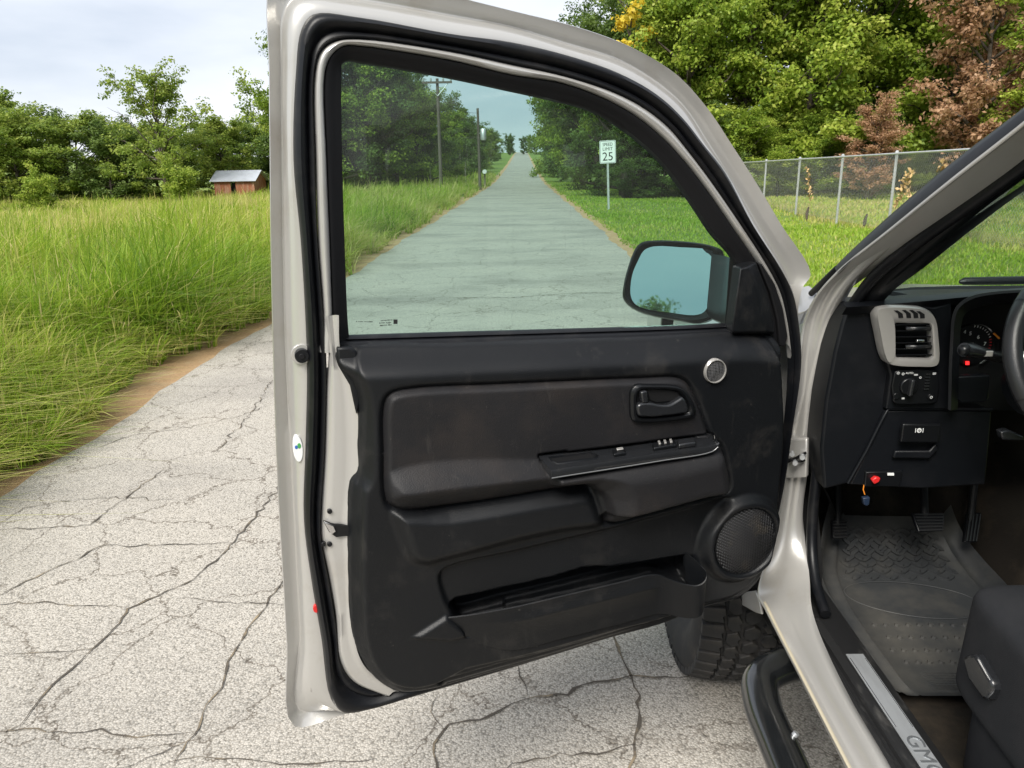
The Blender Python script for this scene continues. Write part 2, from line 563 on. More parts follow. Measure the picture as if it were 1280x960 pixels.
# ---- open cracks in the road: ragged flat strips, the shade of their depth and dirt put into the colour
CR = [
 [(-1.4992,1.7745,0.018),(-1.4665,1.8127,0.018),(-1.4789,1.9113,0.018),(-1.4743,2.0227,0.018),(-1.4561,2.1028,0.018),(-1.4487,2.2105,0.018),(-1.4377,2.2891,0.018),(-1.4615,2.4139,0.018),(-1.3658,2.5262,0.018),(-1.3138,2.5827,0.018),(-1.2903,2.6848,0.018),(-1.2651,2.794,0.018),(-1.2545,2.9185,0.018),(-1.2474,3.1489,0.018),(-1.2363,3.4034,0.018),(-1.2638,4.0394,0.018)],
 [(-0.9496,1.6526,0.018),(-0.9541,1.7434,0.018),(-0.9378,1.7964,0.018),(-0.9586,1.8935,0.018),(-0.942,1.9689,0.018),(-0.9637,2.0655,0.018),(-0.9704,2.2054,0.018),(-0.9643,2.3221,0.018),(-0.9515,2.5429,0.018),(-0.9087,2.8215,0.018)],
 [(-1.575,1.7844,0.018),(-1.4395,1.7996,0.018),(-1.3031,1.7796,0.018),(-1.2227,1.7918,0.018),(-1.1397,1.7598,0.018),(-1.023,1.7716,0.018),(-0.9417,1.7837,0.018)],
 [(-0.9888,1.6584,0.018),(-0.8938,1.6895,0.018),(-0.7999,1.6832,0.018),(-0.6676,1.6626,0.018),(-0.5587,1.6564,0.018),(-0.4133,1.6784,0.018)],
 [(-2.0812,2.4644,0.018),(-1.9525,2.452,0.018),(-1.7656,2.4495,0.018),(-1.6124,2.4316,0.018),(-1.4549,2.4243,0.018)],
 [(-2.0205,2.4636,0.018),(-1.9931,2.5126,0.018),(-1.9246,2.67,0.018),(-1.8471,2.7707,0.018),(-1.821,2.9002,0.018),(-1.561,2.8955,0.018),(-1.3355,2.9057,0.018),(-1.2588,2.9114,0.018)],
 [(-2.4673,3.0077,0.018),(-2.3537,3.0515,0.018),(-2.1278,3.0784,0.018),(-1.9714,3.091,0.018),(-1.9634,3.2485,0.018),(-1.9538,3.4587,0.018),(-1.9469,3.578,0.018),(-1.9393,3.7601,0.018)],
 [(-2.4011,3.0681,0.018),(-2.3966,3.1156,0.018),(-2.3918,3.2753,0.018),(-2.2612,3.353,0.018),(-1.9515,3.3828,0.018),(-1.7047,3.3494,0.018)],
 [(-1.3063,2.4811,0.018),(-1.1612,2.4629,0.018),(-0.969,2.4389,0.018),(-0.8727,2.4219,0.018)],
 [(-1.7614,2.1266,0.018),(-1.7003,2.143,0.018),(-1.5332,2.1585,0.018),(-1.4295,2.1749,0.018)],
 [(0.2655,2.3415,0.018),(0.291,2.2008,0.018),(0.2931,2.1316,0.018),(0.319,2.0187,0.018),(0.3184,1.9623,0.018),(0.3323,1.926,0.018),(0.3159,1.8945,0.018),(0.3181,1.8305,0.018),(0.2897,1.7274,0.018),(0.2669,1.6414,0.018),(0.2724,1.5368,0.018)],
 [(0.5935,2.0317,0.018),(0.4548,2.006,0.018),(0.3184,2.0148,0.018),(0.2399,1.9965,0.018),(0.1598,1.9747,0.018),(0.1139,1.9385,0.018),(0.0225,1.9249,0.018),(-0.0512,1.8972,0.018),(-0.1418,1.8237,0.018),(-0.232,1.8081,0.018),(-0.2687,1.7305,0.018),(-0.2467,1.63,0.018),(-0.2567,1.5386,0.018)],
 [(-0.0542,2.1183,0.018),(-0.0382,2.061,0.018),(-0.0132,1.9761,0.018),(-0.0062,1.9251,0.018)],
 [(-0.2801,1.9344,0.018),(-0.288,1.8579,0.018),(-0.2389,1.7858,0.018)],
 [(-1.0911,1.6477,0.018),(-0.9541,1.7434,0.018)],
 [(-0.1284,1.5763,0.018),(-0.0479,1.6568,0.018),(0.0804,1.6845,0.018),(0.2109,1.7041,0.018),(0.2897,1.7274,0.018)],
 [(-2.4793,4.0766,0.018),(-2.3938,4.2763,0.018),(-2.1127,4.4118,0.018),(-1.8452,4.6364,0.018),(-1.7288,4.8891,0.018)],
 [(-1.7492,3.9911,0.018),(-1.7875,4.4761,0.018),(-1.8283,4.8931,0.018),(-1.9174,5.6119,0.018)],
 [(-0.9263,9.1464,0.018),(-0.1482,9.0791,0.018),(0.6406,9.3677,0.018),(1.4205,9.2972,0.018)],
 [(-1.0532,18.6911,0.018),(-0.0848,18.7387,0.018),(1.2698,18.7116,0.018)]]
WID = [.34 * q for q in [.016, .013, .011, .012, .008, .010, .010, .008, .007, .006, .015, .013, .008, .007, .008, .010, .010, .011, .03, .03]]
CV, CF, TUFT = [], [], []
for pts, wd in zip(CR, WID):
    P = [np.array(p[:2]) for p in pts]
    Q = []
    for a, c in zip(P[:-1], P[1:]):
        L_ = np.linalg.norm(c - a); k = max(2, int(L_ / .03))
        k = min(k, 400)
        nrm = np.array([-(c - a)[1], (c - a)[0]]) / max(L_, 1e-6)
        amp = min(.026, L_ * .07)
        for i in range(k):
            t = i / k
            Q.append(a + (c - a) * t + nrm * rng.normal(0, amp * .5) )
    Q.append(P[-1])
    base = len(CV)
    for i, q in enumerate(Q):
        t = Q[min(i + 1, len(Q) - 1)] - Q[max(i - 1, 0)]
        t = t / max(np.linalg.norm(t), 1e-6); nr = np.array([-t[1], t[0]])
        taper = min(1, i / 4, (len(Q) - 1 - i) / 4)
        w1 = wd * abs(rng.normal(.35, .55)) * taper + .0006; w2 = wd * abs(rng.normal(.35, .55)) * taper + .0006
        CV.append((*(q + nr * w1), .0182)); CV.append((*(q - nr * w2), .0182))
        if rng.random() < .02 and wd > .009 and q[1] < 8:
            TUFT.append(q)
    for i in range(len(Q) - 1):
        a = base + 2 * i
        CF.append((a, a + 1, a + 3, a + 2))
M['crack'] = simple('crack_shade_and_grit', (.085, .074, .062), .95, 0, .1, dirt=(.30, .24, .16), dirt_scale=9, dirt_lo=.5, dirt_hi=.72)  # dark base colour stands in for shade inside the cracks, lighter tone is dirt
ck_o = mesh_obj('crack', CV, CF, M['crack'], road, smooth=False)
ck_o['kind'] = 'stuff'

# ------------------------------------------------------------------ grass
def blade_mat(name, stops, transl):
    m, n, l, b = new_mat(name)
    at = n.new('ShaderNodeAttribute'); at.attribute_name = 'tint'
    r = ramp(n, l, at.outputs['Fac'], stops)
    l.new(r.outputs['Color'], b.inputs['Base Color'])
    b.inputs['Roughness'].default_value = .55
    b.inputs['Specular IOR Level'].default_value = .3
    tl = n.new('ShaderNodeBsdfTranslucent'); l.new(r.outputs['Color'], tl.inputs['Color'])
    mx = n.new('ShaderNodeMixShader'); mx.inputs['Fac'].default_value = transl
    l.new(b.outputs['BSDF'], mx.inputs[1]); l.new(tl.outputs['BSDF'], mx.inputs[2])
    l.new(mx.outputs['Shader'], n['Material Output'].inputs['Surface'])
    return m
M['tall_grass'] = blade_mat('tall_grass', [(0, (.10, .19, .016)), (.35, (.225, .36, .028)), (.65, (.37, .46, .055)), (.85, (.56, .52, .18)), (1, (.62, .51, .27))], .48)
M['lawn'] = blade_mat('lawn_grass', [(0, (.15, .27, .025)), (.5, (.29, .43, .045)), (.85, (.42, .48, .09)), (1, (.55, .48, .20))], .45)

def blades(x, y, h, wd, lean_az, lean, tint, segs=3):
    n_ = len(x)
    z = hval(x, y)
    ax = np.cos(lean_az); ay = np.sin(lean_az)
    side = lean_az + np.pi / 2 + rng.normal(0, .5, n_)
    sx, sy = np.cos(side), np.sin(side)
    rows = []
    for k in range(segs + 1):
        t = k / segs
        out = lean * h * t ** 2.0
        up = h * t * (1 - .38 * np.minimum(lean, 1.4) * t)
        cx, cy, cz = x + ax * out, y + ay * out, z + up
        if k < segs:
            ww = wd * (1 - .72 * t)
            rows.append(np.stack([cx - sx * ww, cy - sy * ww, cz], -1)); rows.append(np.stack([cx + sx * ww, cy + sy * ww, cz], -1))
        else:
            rows.append(np.stack([cx, cy, cz], -1))
    V = np.stack(rows, 1)
    m_ = V.shape[1]
    o = (np.arange(n_) * m_)[:, None]
    tris = []
    for k in range(segs - 1):
        a = 2 * k
        tris += [[a, a + 1, a + 3], [a, a + 3, a + 2]]
    a = 2 * (segs - 1)
    tris += [[a, a + 1, a + 2]]
    Fc = (o[:, None, :] + np.array(tris)[None, :, :]).reshape(-1, 3)
    T = np.repeat(tint[:, None], m_, 1)
    return V.reshape(-1, 3), Fc, T.ravel()

def wob(x, y, s, k):
    return (np.sin(x * s + k) * np.sin(y * s * 1.3 + 2 * k) + .6 * np.sin(x * s * 2.3 + 1.7 * k + y * s) + .4 * np.sin(y * s * 3.1 - x * s * 1.9 + k)) / 2

def grow_tall(N, r0, r1, segs):
    r = np.exp(rng.uniform(np.log(r0), np.log(r1), N))
    a = rng.uniform(R(-58), R(-1.5), N)
    x, y = r * np.sin(a), r * np.cos(a)
    # tufts: pull blades toward tussock centres
    cell = .22 + .014 * r
    gx = (np.floor(x / cell) + .5) * cell; gy = (np.floor(y / cell) + .5) * cell
    jx = np.sin(gx * 127.1 + gy * 311.7) * .35 * cell; jy = np.sin(gx * 269.5 + gy * 183.3) * .35 * cell
    pull = rng.uniform(.2, .85, N)
    x = x + (gx + jx - x) * pull; y = y + (gy + jy - y) * pull
    edge = ROAD_L - .23 + jag(y, .13, 1.1) + .10 * np.sin(gx * 41.3 + gy * 23.1)
    keep = (x < edge) & (y > 1.5)
    x, y, r, gx, gy = x[keep], y[keep], r[keep], gx[keep], gy[keep]
    N = len(x)
    edge = edge[keep]
    dist = edge - x
    hh = (.30 + .42 * sstep(dist, 0, .9)) * (1 + .38 * wob(x, y, .9, 1.0)) * rng.uniform(.6, 1.25, N)
    hh *= 1 + .25 * np.sin(gx * 37.7 + gy * 91.3)
    wd = (.0034 + .00060 * r) * rng.uniform(.6, 1.3, N)
    az = np.where(rng.random(N) < .55, rng.normal(-.35, .7, N), rng.uniform(0, 2 * np.pi, N))
    ln = np.abs(rng.normal(.85, .50, N))
    tint = np.clip(.50 + .30 * wob(x, y, .45, 3.0) + .15 * np.sin(gx * 53.1 + gy * 17.7) + rng.normal(0, .16, N) + .16 * sstep(r, 10, 30), 0, .86)
    tint = np.where(rng.random(N) < .07, rng.uniform(.8, 1, N), tint)
    tint = np.where((dist < .35) & (rng.random(N) < .25), rng.uniform(.75, 1, N), tint)
    return blades(x, y, hh, wd, az, ln, tint, segs)
v_, f_, t_ = grow_tall(135000, 3.0, 9.0, 4)
v2_, f2_, t2_ = grow_tall(250000, 9.0, 95.0, 3)
f_ = np.concatenate([f_, f2_ + len(v_)]); v_ = np.concatenate([v_, v2_]); t_ = np.concatenate([t_, t2_])
tg = np_obj('tall_grass', v_, f_, M['tall_grass'], attrs={'tint': t_})
tg['kind'] = 'stuff'; tag(tg, 'tall unmown green roadside grass left of the road', 'grass')

def grow_lawn(N):
    r = np.exp(rng.uniform(np.log(5), np.log(75), N))
    a = rng.uniform(R(1.5), R(50), N)
    x, y = r * np.sin(a), r * np.cos(a)
    keep = (x > ROAD_R + .18 + jag(y, .1, 3.3))
    x, y, r = x[keep], y[keep], r[keep]
    N = len(x)
    beyond = (np.abs(x - 8.2) < .35)
    hh = rng.uniform(.05, .10, N) * (1 + .3 * wob(x, y, .8, 2)) + .10 * beyond * rng.random(N)
    hh = hh + (x > 8.2) * rng.uniform(0, .08, N)
    wd = (.003 + .0008 * r) * rng.uniform(.6, 1.3, N)
    tint = np.clip(.52 + .26 * wob(x, y, .5, 1.0) + .14 * wob(x, y, 1.7, 4.0) + rng.normal(0, .15, N) + .25 * beyond + .34 * (x > 8.2), 0, .97)
    tint = np.where(rng.random(N) < .05, rng.uniform(.85, 1, N), tint)
    return blades(x, y, hh, wd, rng.uniform(0, 6.28, N), np.abs(rng.normal(.4, .3, N)), tint, 2)
v_, f_, t_ = grow_lawn(130000)
lg = np_obj('lawn_grass', v_, f_, M['lawn'], attrs={'tint': t_})
lg['kind'] = 'stuff'; tag(lg, 'short mown green lawn between the road and the fence', 'grass')

def grow_tufts():
    X, Y = [], []
    for q in TUFT:
        k = rng.integers(8, 22)
        X += list(q[0] + rng.normal(0, .012, k)); Y += list(q[1] + rng.normal(0, .012, k))
    x, y = np.array(X), np.array(Y)
    n_ = len(x)
    v, f, t = blades(x, y, rng.uniform(.008, .030, n_), rng.uniform(.0012, .003, n_), rng.uniform(0, 6.28, n_), rng.uniform(.6, 1.8, n_), rng.uniform(.55, 1, n_), 2)
    v[:, 2] += .018
    return v, f, t
v_, f_, t_ = grow_tufts()
wt = np_obj('dry_weed_tufts', v_, f_, M['tall_grass'], attrs={'tint': t_})
wt['kind'] = 'stuff'; tag(wt, 'small dry weed tufts growing in the road cracks', 'weeds')


# ------------------------------------------------------------------ trees
def leaf_mat(name, stops):
    m, n, l, b = new_mat(name)
    at = n.new('ShaderNodeAttribute'); at.attribute_name = 'tint'
    oi = n.new('ShaderNodeObjectInfo')
    ad = n.new('ShaderNodeMath'); ad.operation = 'MULTIPLY_ADD'
    l.new(oi.outputs['Random'], ad.inputs[0]); ad.inputs[1].default_value = .22
    sb = n.new('ShaderNodeMath'); sb.operation = 'SUBTRACT'; sb.inputs[1].default_value = .11
    l.new(at.outputs['Fac'], sb.inputs[0]); l.new(sb.outputs['Value'], ad.inputs[2])
    r = ramp(n, l, ad.outputs['Value'], stops)
    l.new(r.outputs['Color'], b.inputs['Base Color'])
    b.inputs['Roughness'].default_value = .5
    b.inputs['Specular IOR Level'].default_value = .3
    tl = n.new('ShaderNodeBsdfTranslucent'); l.new(r.outputs['Color'], tl.inputs['Color'])
    mx = n.new('ShaderNodeMixShader'); mx.inputs['Fac'].default_value = .45
    l.new(b.outputs['BSDF'], mx.inputs[1]); l.new(tl.outputs['BSDF'], mx.inputs[2])
    l.new(mx.outputs['Shader'], n['Material Output'].inputs['Surface'])
    return m
M['leaf'] = leaf_mat('green_leaves', [(0, (.08, .14, .022)), (.4, (.17, .25, .038)), (.75, (.28, .36, .06)), (1, (.38, .43, .09))])
M['leaf_bright'] = leaf_mat('bright_green_leaves', [(0, (.11, .185, .02)), (.4, (.22, .32, .037)), (.75, (.35, .43, .06)), (1, (.46, .50, .10))])
M['leaf_dark'] = leaf_mat('dark_green_leaves', [(0, (.04, .08, .018)), (.5, (.085, .145, .03)), (1, (.155, .225, .048))])
M['leaf_brown'] = leaf_mat('dead_brown_leaves', [(0, (.24, .125, .065)), (.5, (.46, .27, .155)), (1, (.62, .41, .26))])
M['leaf_yellow'] = leaf_mat('yellow_leaves', [(0, (.62, .45, .03)), (1, (.78, .64, .09))])
M['bark'] = simple('grey_bark', (.075, .062, .05), .95, 0, .1, dirt=(.14, .12, .10), dirt_scale=8)

def leaves(cent, rad, per, size, r, bright):
    """many small pointed leaves around each twig centre"""
    cent = np.asarray(cent); k = len(cent)
    per_i = per
    c = np.repeat(cent, per_i, 0)
    rr = np.repeat(np.asarray(rad), per_i)
    n_ = len(c)
    d = r.normal(0, 1, (n_, 3)); d /= np.linalg.norm(d, axis=1)[:, None]
    d *= (r.random(n_) ** .45)[:, None]
    d[:, 2] *= .62
    p = c + d * rr[:, None]
    nrm = d * .8 + r.normal(0, .55, (n_, 3)); nrm[:, 2] += .55
    nrm /= np.linalg.norm(nrm, axis=1)[:, None]
    t = np.cross(nrm, r.normal(0, 1, (n_, 3))); t /= np.linalg.norm(t, axis=1)[:, None]
    s = np.cross(nrm, t)
    L_ = size * r.uniform(.6, 1.35, n_)[:, None]
    V = np.stack([p - t * L_ * .5, p + s * L_ * .30 + nrm * L_ * .08, p + t * L_ * .5, p - s * L_ * .30 + nrm * L_ * .08], 1).reshape(-1, 3)
    Fq = np.arange(n_ * 4).reshape(-1, 4)
    tc = np.repeat(r.normal(0, .16, k), per_i)
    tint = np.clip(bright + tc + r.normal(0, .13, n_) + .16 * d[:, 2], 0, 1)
    return V, Fq, np.repeat(tint, 4)

def make_tree(seed, height, crown, base_frac, limbs, twigs, per, leaf, clump, mat, bright=.45, dead=0.0, shape='round', straight=.5):
    r = np.random.default_rng(seed)
    geos, cents, rads = [], [], []
    th = height * .88
    trunk = []
    ph = r.uniform(0, 6.28)
    for i in range(9):
        t = i / 8
        trunk.append((math.sin(t * 3 + ph) * .03 * height * t, math.cos(t * 2.4 + ph) * .03 * height * t, th * t))
    tr = height * .020
    geos.append(tube_geo(trunk, [tr * (1.25 if i == 0 else 1) * (1 - .88 * i / 8) for i in range(9)], 7))
    for k in range(limbs):
        f = base_frac + (1 - base_frac) * (k + r.uniform(0, .8)) / limbs
        f = min(f, .98)
        i = f * 8; i0 = min(int(i), 7); w = i - i0
        o = np.array(trunk[i0]) * (1 - w) + np.array(trunk[i0 + 1]) * w
        az = k * 2.4 + r.uniform(-.5, .5)
        g = (f - base_frac) / (1 - base_frac)
        if shape == 'round':
            ln = crown * (.55 + .55 * math.sin(math.pi * min(1, .18 + .80 * g))) * r.uniform(.75, 1.15)
        elif shape == 'cone':
            ln = crown * (1.08 - .85 * g) * r.uniform(.8, 1.15)
        else:
            ln = crown * (.75 + .3 * g) * r.uniform(.6, 1.2)
        el = r.uniform(.05, .55) + .75 * g
        d = np.array([math.cos(az) * math.cos(el), math.sin(az) * math.cos(el), math.sin(el)])
        pts = [o + d * ln * t + np.array([0, 0, .10 * ln * t * t]) + r.normal(0, .025 * ln, 3) * t for t in np.linspace(0, 1, 6)]
        geos.append(tube_geo([tuple(p) for p in pts], [tr * .5 * (1 - .85 * t) * (1.1 - .6 * g) for t in np.linspace(0, 1, 6)], 5))
        bare = r.random() < dead
        for q in range(twigs):
            t = r.uniform(.25, 1.0) if q else 1.0
            j = t * 5; j0 = min(int(j), 4); w = j - j0
            s = pts[j0] * (1 - w) + pts[j0 + 1] * w
            dd = d * .6 + r.normal(0, .6, 3); dd[2] += .15; dd /= np.linalg.norm(dd)
            tl = ln * r.uniform(.18, .42)
            e = s + dd * tl
            geos.append(tube_geo([tuple(s), tuple((s + e) / 2 + r.normal(0, .05 * tl, 3)), tuple(e)], [tr * .14, tr * .09, tr * .03], 3))
            if not bare:
                cents += [e, s * .45 + e * .55]
                rads += [clump * r.uniform(.7, 1.3), clump * r.uniform(.55, 1.0)]
    # crown top
    cents.append(np.array(trunk[-1])); rads.append(clump)
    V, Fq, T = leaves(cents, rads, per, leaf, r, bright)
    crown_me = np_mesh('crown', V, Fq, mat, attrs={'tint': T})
    tv, tf = join_geo(geos)
    trunk_me = bpy.data.meshes.new('trunk')
    trunk_me.from_pydata(tv, [], tf)
    trunk_me.materials.append(M['bark']); shade(trunk_me); trunk_me.update()
    return trunk_me, crown_me

def place_tree(kind, name, x, y, h, label, group=None, base_h=10.0, wide=1.0, rot=None, cat='tree', sink=0.15):
    o = thing(name, (x, y, hz(x, y) - sink), label, cat, group)
    s = h / base_h
    o.scale = (s * wide, s * wide, s)
    o.rotation_euler.z = random.uniform(0, 6.28) if rot is None else rot
    for nm, me in zip(('trunk', 'crown'), kind):
        c = bpy.data.objects.new(nm, me); COL.objects.link(c); c.parent = o
    return o

K = {}
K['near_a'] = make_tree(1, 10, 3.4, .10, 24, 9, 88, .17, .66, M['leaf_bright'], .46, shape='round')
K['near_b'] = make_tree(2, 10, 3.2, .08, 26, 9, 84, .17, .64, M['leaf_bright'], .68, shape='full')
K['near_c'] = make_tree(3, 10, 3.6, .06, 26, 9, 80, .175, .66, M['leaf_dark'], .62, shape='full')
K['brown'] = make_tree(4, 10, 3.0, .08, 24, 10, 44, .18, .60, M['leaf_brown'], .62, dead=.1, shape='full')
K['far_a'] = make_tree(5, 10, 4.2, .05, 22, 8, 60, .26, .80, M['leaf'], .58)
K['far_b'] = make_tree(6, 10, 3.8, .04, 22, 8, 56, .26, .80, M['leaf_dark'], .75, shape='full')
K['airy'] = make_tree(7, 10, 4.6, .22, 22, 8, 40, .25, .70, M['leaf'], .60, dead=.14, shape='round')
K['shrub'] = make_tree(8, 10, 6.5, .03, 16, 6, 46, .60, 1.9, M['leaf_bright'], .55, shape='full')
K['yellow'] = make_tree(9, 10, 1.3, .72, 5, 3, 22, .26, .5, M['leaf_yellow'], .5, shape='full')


RIGHT = [(5.2,41,8.6,'near_c'),(4.7,50,9.2,'near_c'),(4.6,60,9.6,'near_a'),(4.8,72,10,'far_b'),(5.0,87,10,'far_a'),(5.4,105,10.5,'far_b'),
         (7.9,38.5,10.4,'near_a'),(10.6,39,11.2,'near_a'),(13.4,37.5,11.8,'near_b'),(16.4,39.5,12.4,'near_a'),(19.4,37,12,'near_b'),(15,45,13.5,'near_b'),
         (22.6,38,12.8,'near_a'),(11,46,12.8,'near_a'),(20.5,45,13.5,'near_b'),(26,41,13,'near_b'),(30,40,12.5,'near_a'),(7.6,46,11,'near_a'),(25.5,48,14,'near_c'),(35,43,13,'near_b'),(8,56,10,'far_b'),(9,68,9,'far_b')]
for i, (x, y, h, k) in enumerate(RIGHT):
    if i < 6:
        place_tree(K[k], 'roadside_tree', x, y, h, 'dense dark green tree in the row along the right side of the road', 'trees right of the road')
    else:
        place_tree(K[k], 'broadleaf_tree', x, y, h, 'tall leafy green tree in the thicket behind the chain link fence', 'thicket behind the fence')
place_tree(K['brown'], 'dead_tree', 18.9, 33.2, 9.6, 'dead tree with rust brown leaves above the fence', 'tree', wide=1.0)
place_tree(K['brown'], 'dead_bush', 14.6, 33.4, 3.6, 'low brown withered bush left of the dead tree', 'bush', wide=1.3)
place_tree(K['yellow'], 'yellow_sapling', 4.9, 37.4, 9.0, 'slim tree with yellow leaves beside the tall green thicket', 'tree')
place_tree(K['near_b'], 'bright_tree', 20.3, 30.6, 6.6, 'bright green young tree right of the dead brown tree', 'tree', wide=1.25)
for x, y, h, k in [(8.4,36.6,3.2,'near_c'),(10.2,36.6,3.8,'near_a'),(11.9,36.8,3.0,'near_b'),(13.2,36.2,3.4,'near_a'),(15.8,36.2,3.2,'near_c'),(17.2,36,2.8,'near_a'),(18.6,36.4,3.6,'near_b'),(20.6,36,3.4,'near_c'),(22.6,35.6,3.4,'near_a'),(25,34,3.4,'near_a'),(28,34,3.6,'near_c'),
                   (6.6,37.2,3.0,'near_c'),(5.1,37.2,3.0,'near_c'),(32,35,4,'near_c')]:
    place_tree(K[k], 'understory_shrub', x, y, h, 'green shrub at the foot of the thicket on the right', 'shrubs under the thicket', wide=1.5, cat='shrub')

LEFT = [(-53,74,9.0,'far_a'),(-48,71,8.6,'far_a'),(-44.5,69,7.2,'far_a'),(-41,72,7.0,'far_a'),(-37.5,71,6.0,'far_b'),(-34.6,74,6.2,'far_a'),(-28.5,74,6.4,'far_a'),(-25,80,6.2,'far_b'),(-22.5,78,6.6,'far_a'),(-20,75,6.4,'far_b'),
        (-58,82,8.5,'far_b'),(-50,84,7.6,'far_b'),(-43,85,6.8,'far_b'),(-37,86,5.8,'far_b'),(-31,87,6.6,'far_b'),(-62,75,9.4,'far_a')]
for x, y, h, k in LEFT:
    place_tree(K[k], 'field_tree', x, y, h, 'green tree in the row at the far edge of the field', 'tree row beyond the field', wide=1.45)
place_tree(K['airy'], 'airy_tree', -30.6, 67, 9.3, 'sparse tree with bare top twigs left of the barn', 'tree', wide=1.05, rot=1.0)
place_tree(K['airy'], 'airy_tree', -16.4, 62, 9.4, 'sparse tree right of the barn, reaching behind the open door', 'tree', rot=2.2)
for x, y, h, lb in [(-37.5,52,2.6,'bright green leafy shrub at the left end of the field'),(-33.0,53,2.1,'low bright green shrub left of the middle of the field'),(-24.6,56,2.2,'bright green bush in the field in front of the sparse tree'),(-40.8,54,2.9,'large green bush at the far left edge of the field')]:
    place_tree(K['shrub'], 'field_shrub', x, y, h, lb, 'shrub', wide=1.0, cat='shrub') if False else place_tree(K['shrub'], 'field_shrub', x, y, h, lb, cat='shrub')
WINL = [(-12.0,50,10.6,'near_a'),(-9.9,51,9.6,'near_c'),(-8.6,54,7.6,'near_a'),(-7.6,57,7.4,'near_c'),(-7.4,64,7.0,'near_a'),(-7.0,76,6.6,'far_b'),(-7.2,88,6.2,'far_b'),(-8,100,6.0,'far_b'),(-9,116,6.2,'far_a'),
        (-15,56,9.5,'near_c'),(-12,62,8,'near_c'),(-11,70,7,'far_b'),(-10.5,82,6.5,'far_b'),(6.5,125,8,'far_b'),(7.5,150,7,'far_a'),(-9,140,6.0,'far_b'),(-10,170,6,'far_b'),(-8,205,5.5,'far_a'),(8,180,6.5,'far_b'),(7,220,6,'far_b'),(-5,300,6,'far_b'),(3,320,6,'far_a'),(-14,290,7,'far_a'),(13,300,7,'far_b'),(-6.2,95,5.6,'far_b'),(-6.6,108,5.4,'far_b'),(-6.2,124,5.4,'far_a'),(-6.4,152,5.6,'far_b'),(-6.4,184,5.6,'far_b'),(6,115,7,'far_b'),(6.4,138,7,'far_b'),(6.4,166,6.5,'far_a'),(6.4,200,6,'far_b'),(-4,262,5,'far_b'),(0.5,270,5,'far_b'),(4,258,5,'far_a')]
for x, y, h, k in WINL:
    if x < 0:
        place_tree(K[k], 'verge_tree', x, y, h, 'dark green tree on the left of the road seen through the door window', 'trees left of the road')
    else:
        place_tree(K[k], 'roadside_tree', x, y, h, 'dense dark green tree in the row along the right side of the road', 'trees right of the road')
# distant woods closing the view at the top of the hill and far left
for i in range(26):
    a = -1.05 + i * .085
    rr = 190 + 30 * math.sin(i * 2.1)
    x, y = rr * math.sin(a), rr * math.cos(a)
    if abs(x) < 16:
        continue
    place_tree(K['far_b' if i % 2 else 'far_a'], 'distant_tree', x, y, 7 + 1.5 * math.sin(i * 1.7), 'distant tree far behind the nearer rows of trees', 'distant trees', wide=1.9)

# ------------------------------------------------------------------ utility poles
M['wood_pole'] = simple('weathered_pole_wood', (.10, .085, .07), .9, 0, .2, dirt=(.17, .15, .125), dirt_scale=4, stretch=(1, 1, .1))
M['galv'] = simple('galvanised_steel', (.62, .63, .64), .42, .6, dirt=(.46, .46, .46), dirt_scale=12)
M['insul'] = simple('insulator', (.32, .33, .33), .4)
def pole(x, y, h, label, arm, tilt):
    o = thing('utility_pole', (x, y, hz(x, y)), label, 'utility pole')
    b0 = np.array([x, y, hz(x, y)])
    top = b0 + np.array([tilt * h, 0, h])
    tube('pole', [b0 - [0, 0, .5], (b0 + top) / 2, top], [.11, .095, .08], M['wood_pole'], o, 10)
    if arm:
        c = top - np.array([0, 0, .22])
        box('crossarm', tuple(c + np.array([0, -.14, 0])), (1.7, .10, .11), M['wood_pole'], o)
        for dx in (-.78, -.35, .35, .78):
            tube('insulator', [c + [dx, -.14, .06], c + [dx, -.14, .14], c + [dx, -.14, .24]], [.045, .06, .035], M['insul'], o, 8)
        for s in (-1, 1):
            tube('brace', [c + [s * .62, -.13, -.05], c + [0, -.13, -.72]], .018, M['galv'], o, 5)
    else:
        tube('transformer', [top + np.array([.34, -.1, -2.05]), top + np.array([.34, -.1, -1.95]), top + np.array([.34, -.1, -1.35]), top + np.array([.34, -.1, -1.28])], [.17, .2, .2, .12], M['galv'], o, 14)
        tube('bracket', [top + np.array([0, 0, -1.6]), top + np.array([.34, -.1, -1.6])], .03, M['galv'], o, 6)
    return o
pole(-4.8, 46, 6.4, 'tall wooden utility pole with a crossarm left of the road', True, .004)
pole(-2.95, 54, 5.3, 'short weathered pole beside the road carrying a small grey transformer', False, -.004)
def wire(path, label):
    w = tube('overhead_wire', path, .012, M['rubber_matte'], None, 4)
    tag(w, label, 'wire')
A_ = np.array([-2.95, 54, hz(-2.95, 54) + 5.0]); B_ = np.array([-4.8, 46, hz(-4.8, 46) + 5.4])
wire([A_ * (1 - t) + B_ * t - np.array([0, 0, 1.0 * t * (1 - t)]) for t in np.linspace(0, 1, 9)], 'thin service wire hanging between the two roadside poles')
# roadside mailbox and gate post
mb = thing('mailbox', (-2.75, 57.0, hz(-2.75, 57)), 'small pale mailbox on a post behind the short pole', 'mailbox')
z0 = hz(-2.75, 57)
box('post', (-2.75, 57.0, z0 + .5), (.09, .09, 1.1), M['wood_pole'], mb)
v, f = tube_geo([(-2.75, 56.7, z0 + 1.18), (-2.75, 57.25, z0 + 1.18)], .15, 14)
autosmooth(mesh_obj('box', v, f, M['white'], mb))

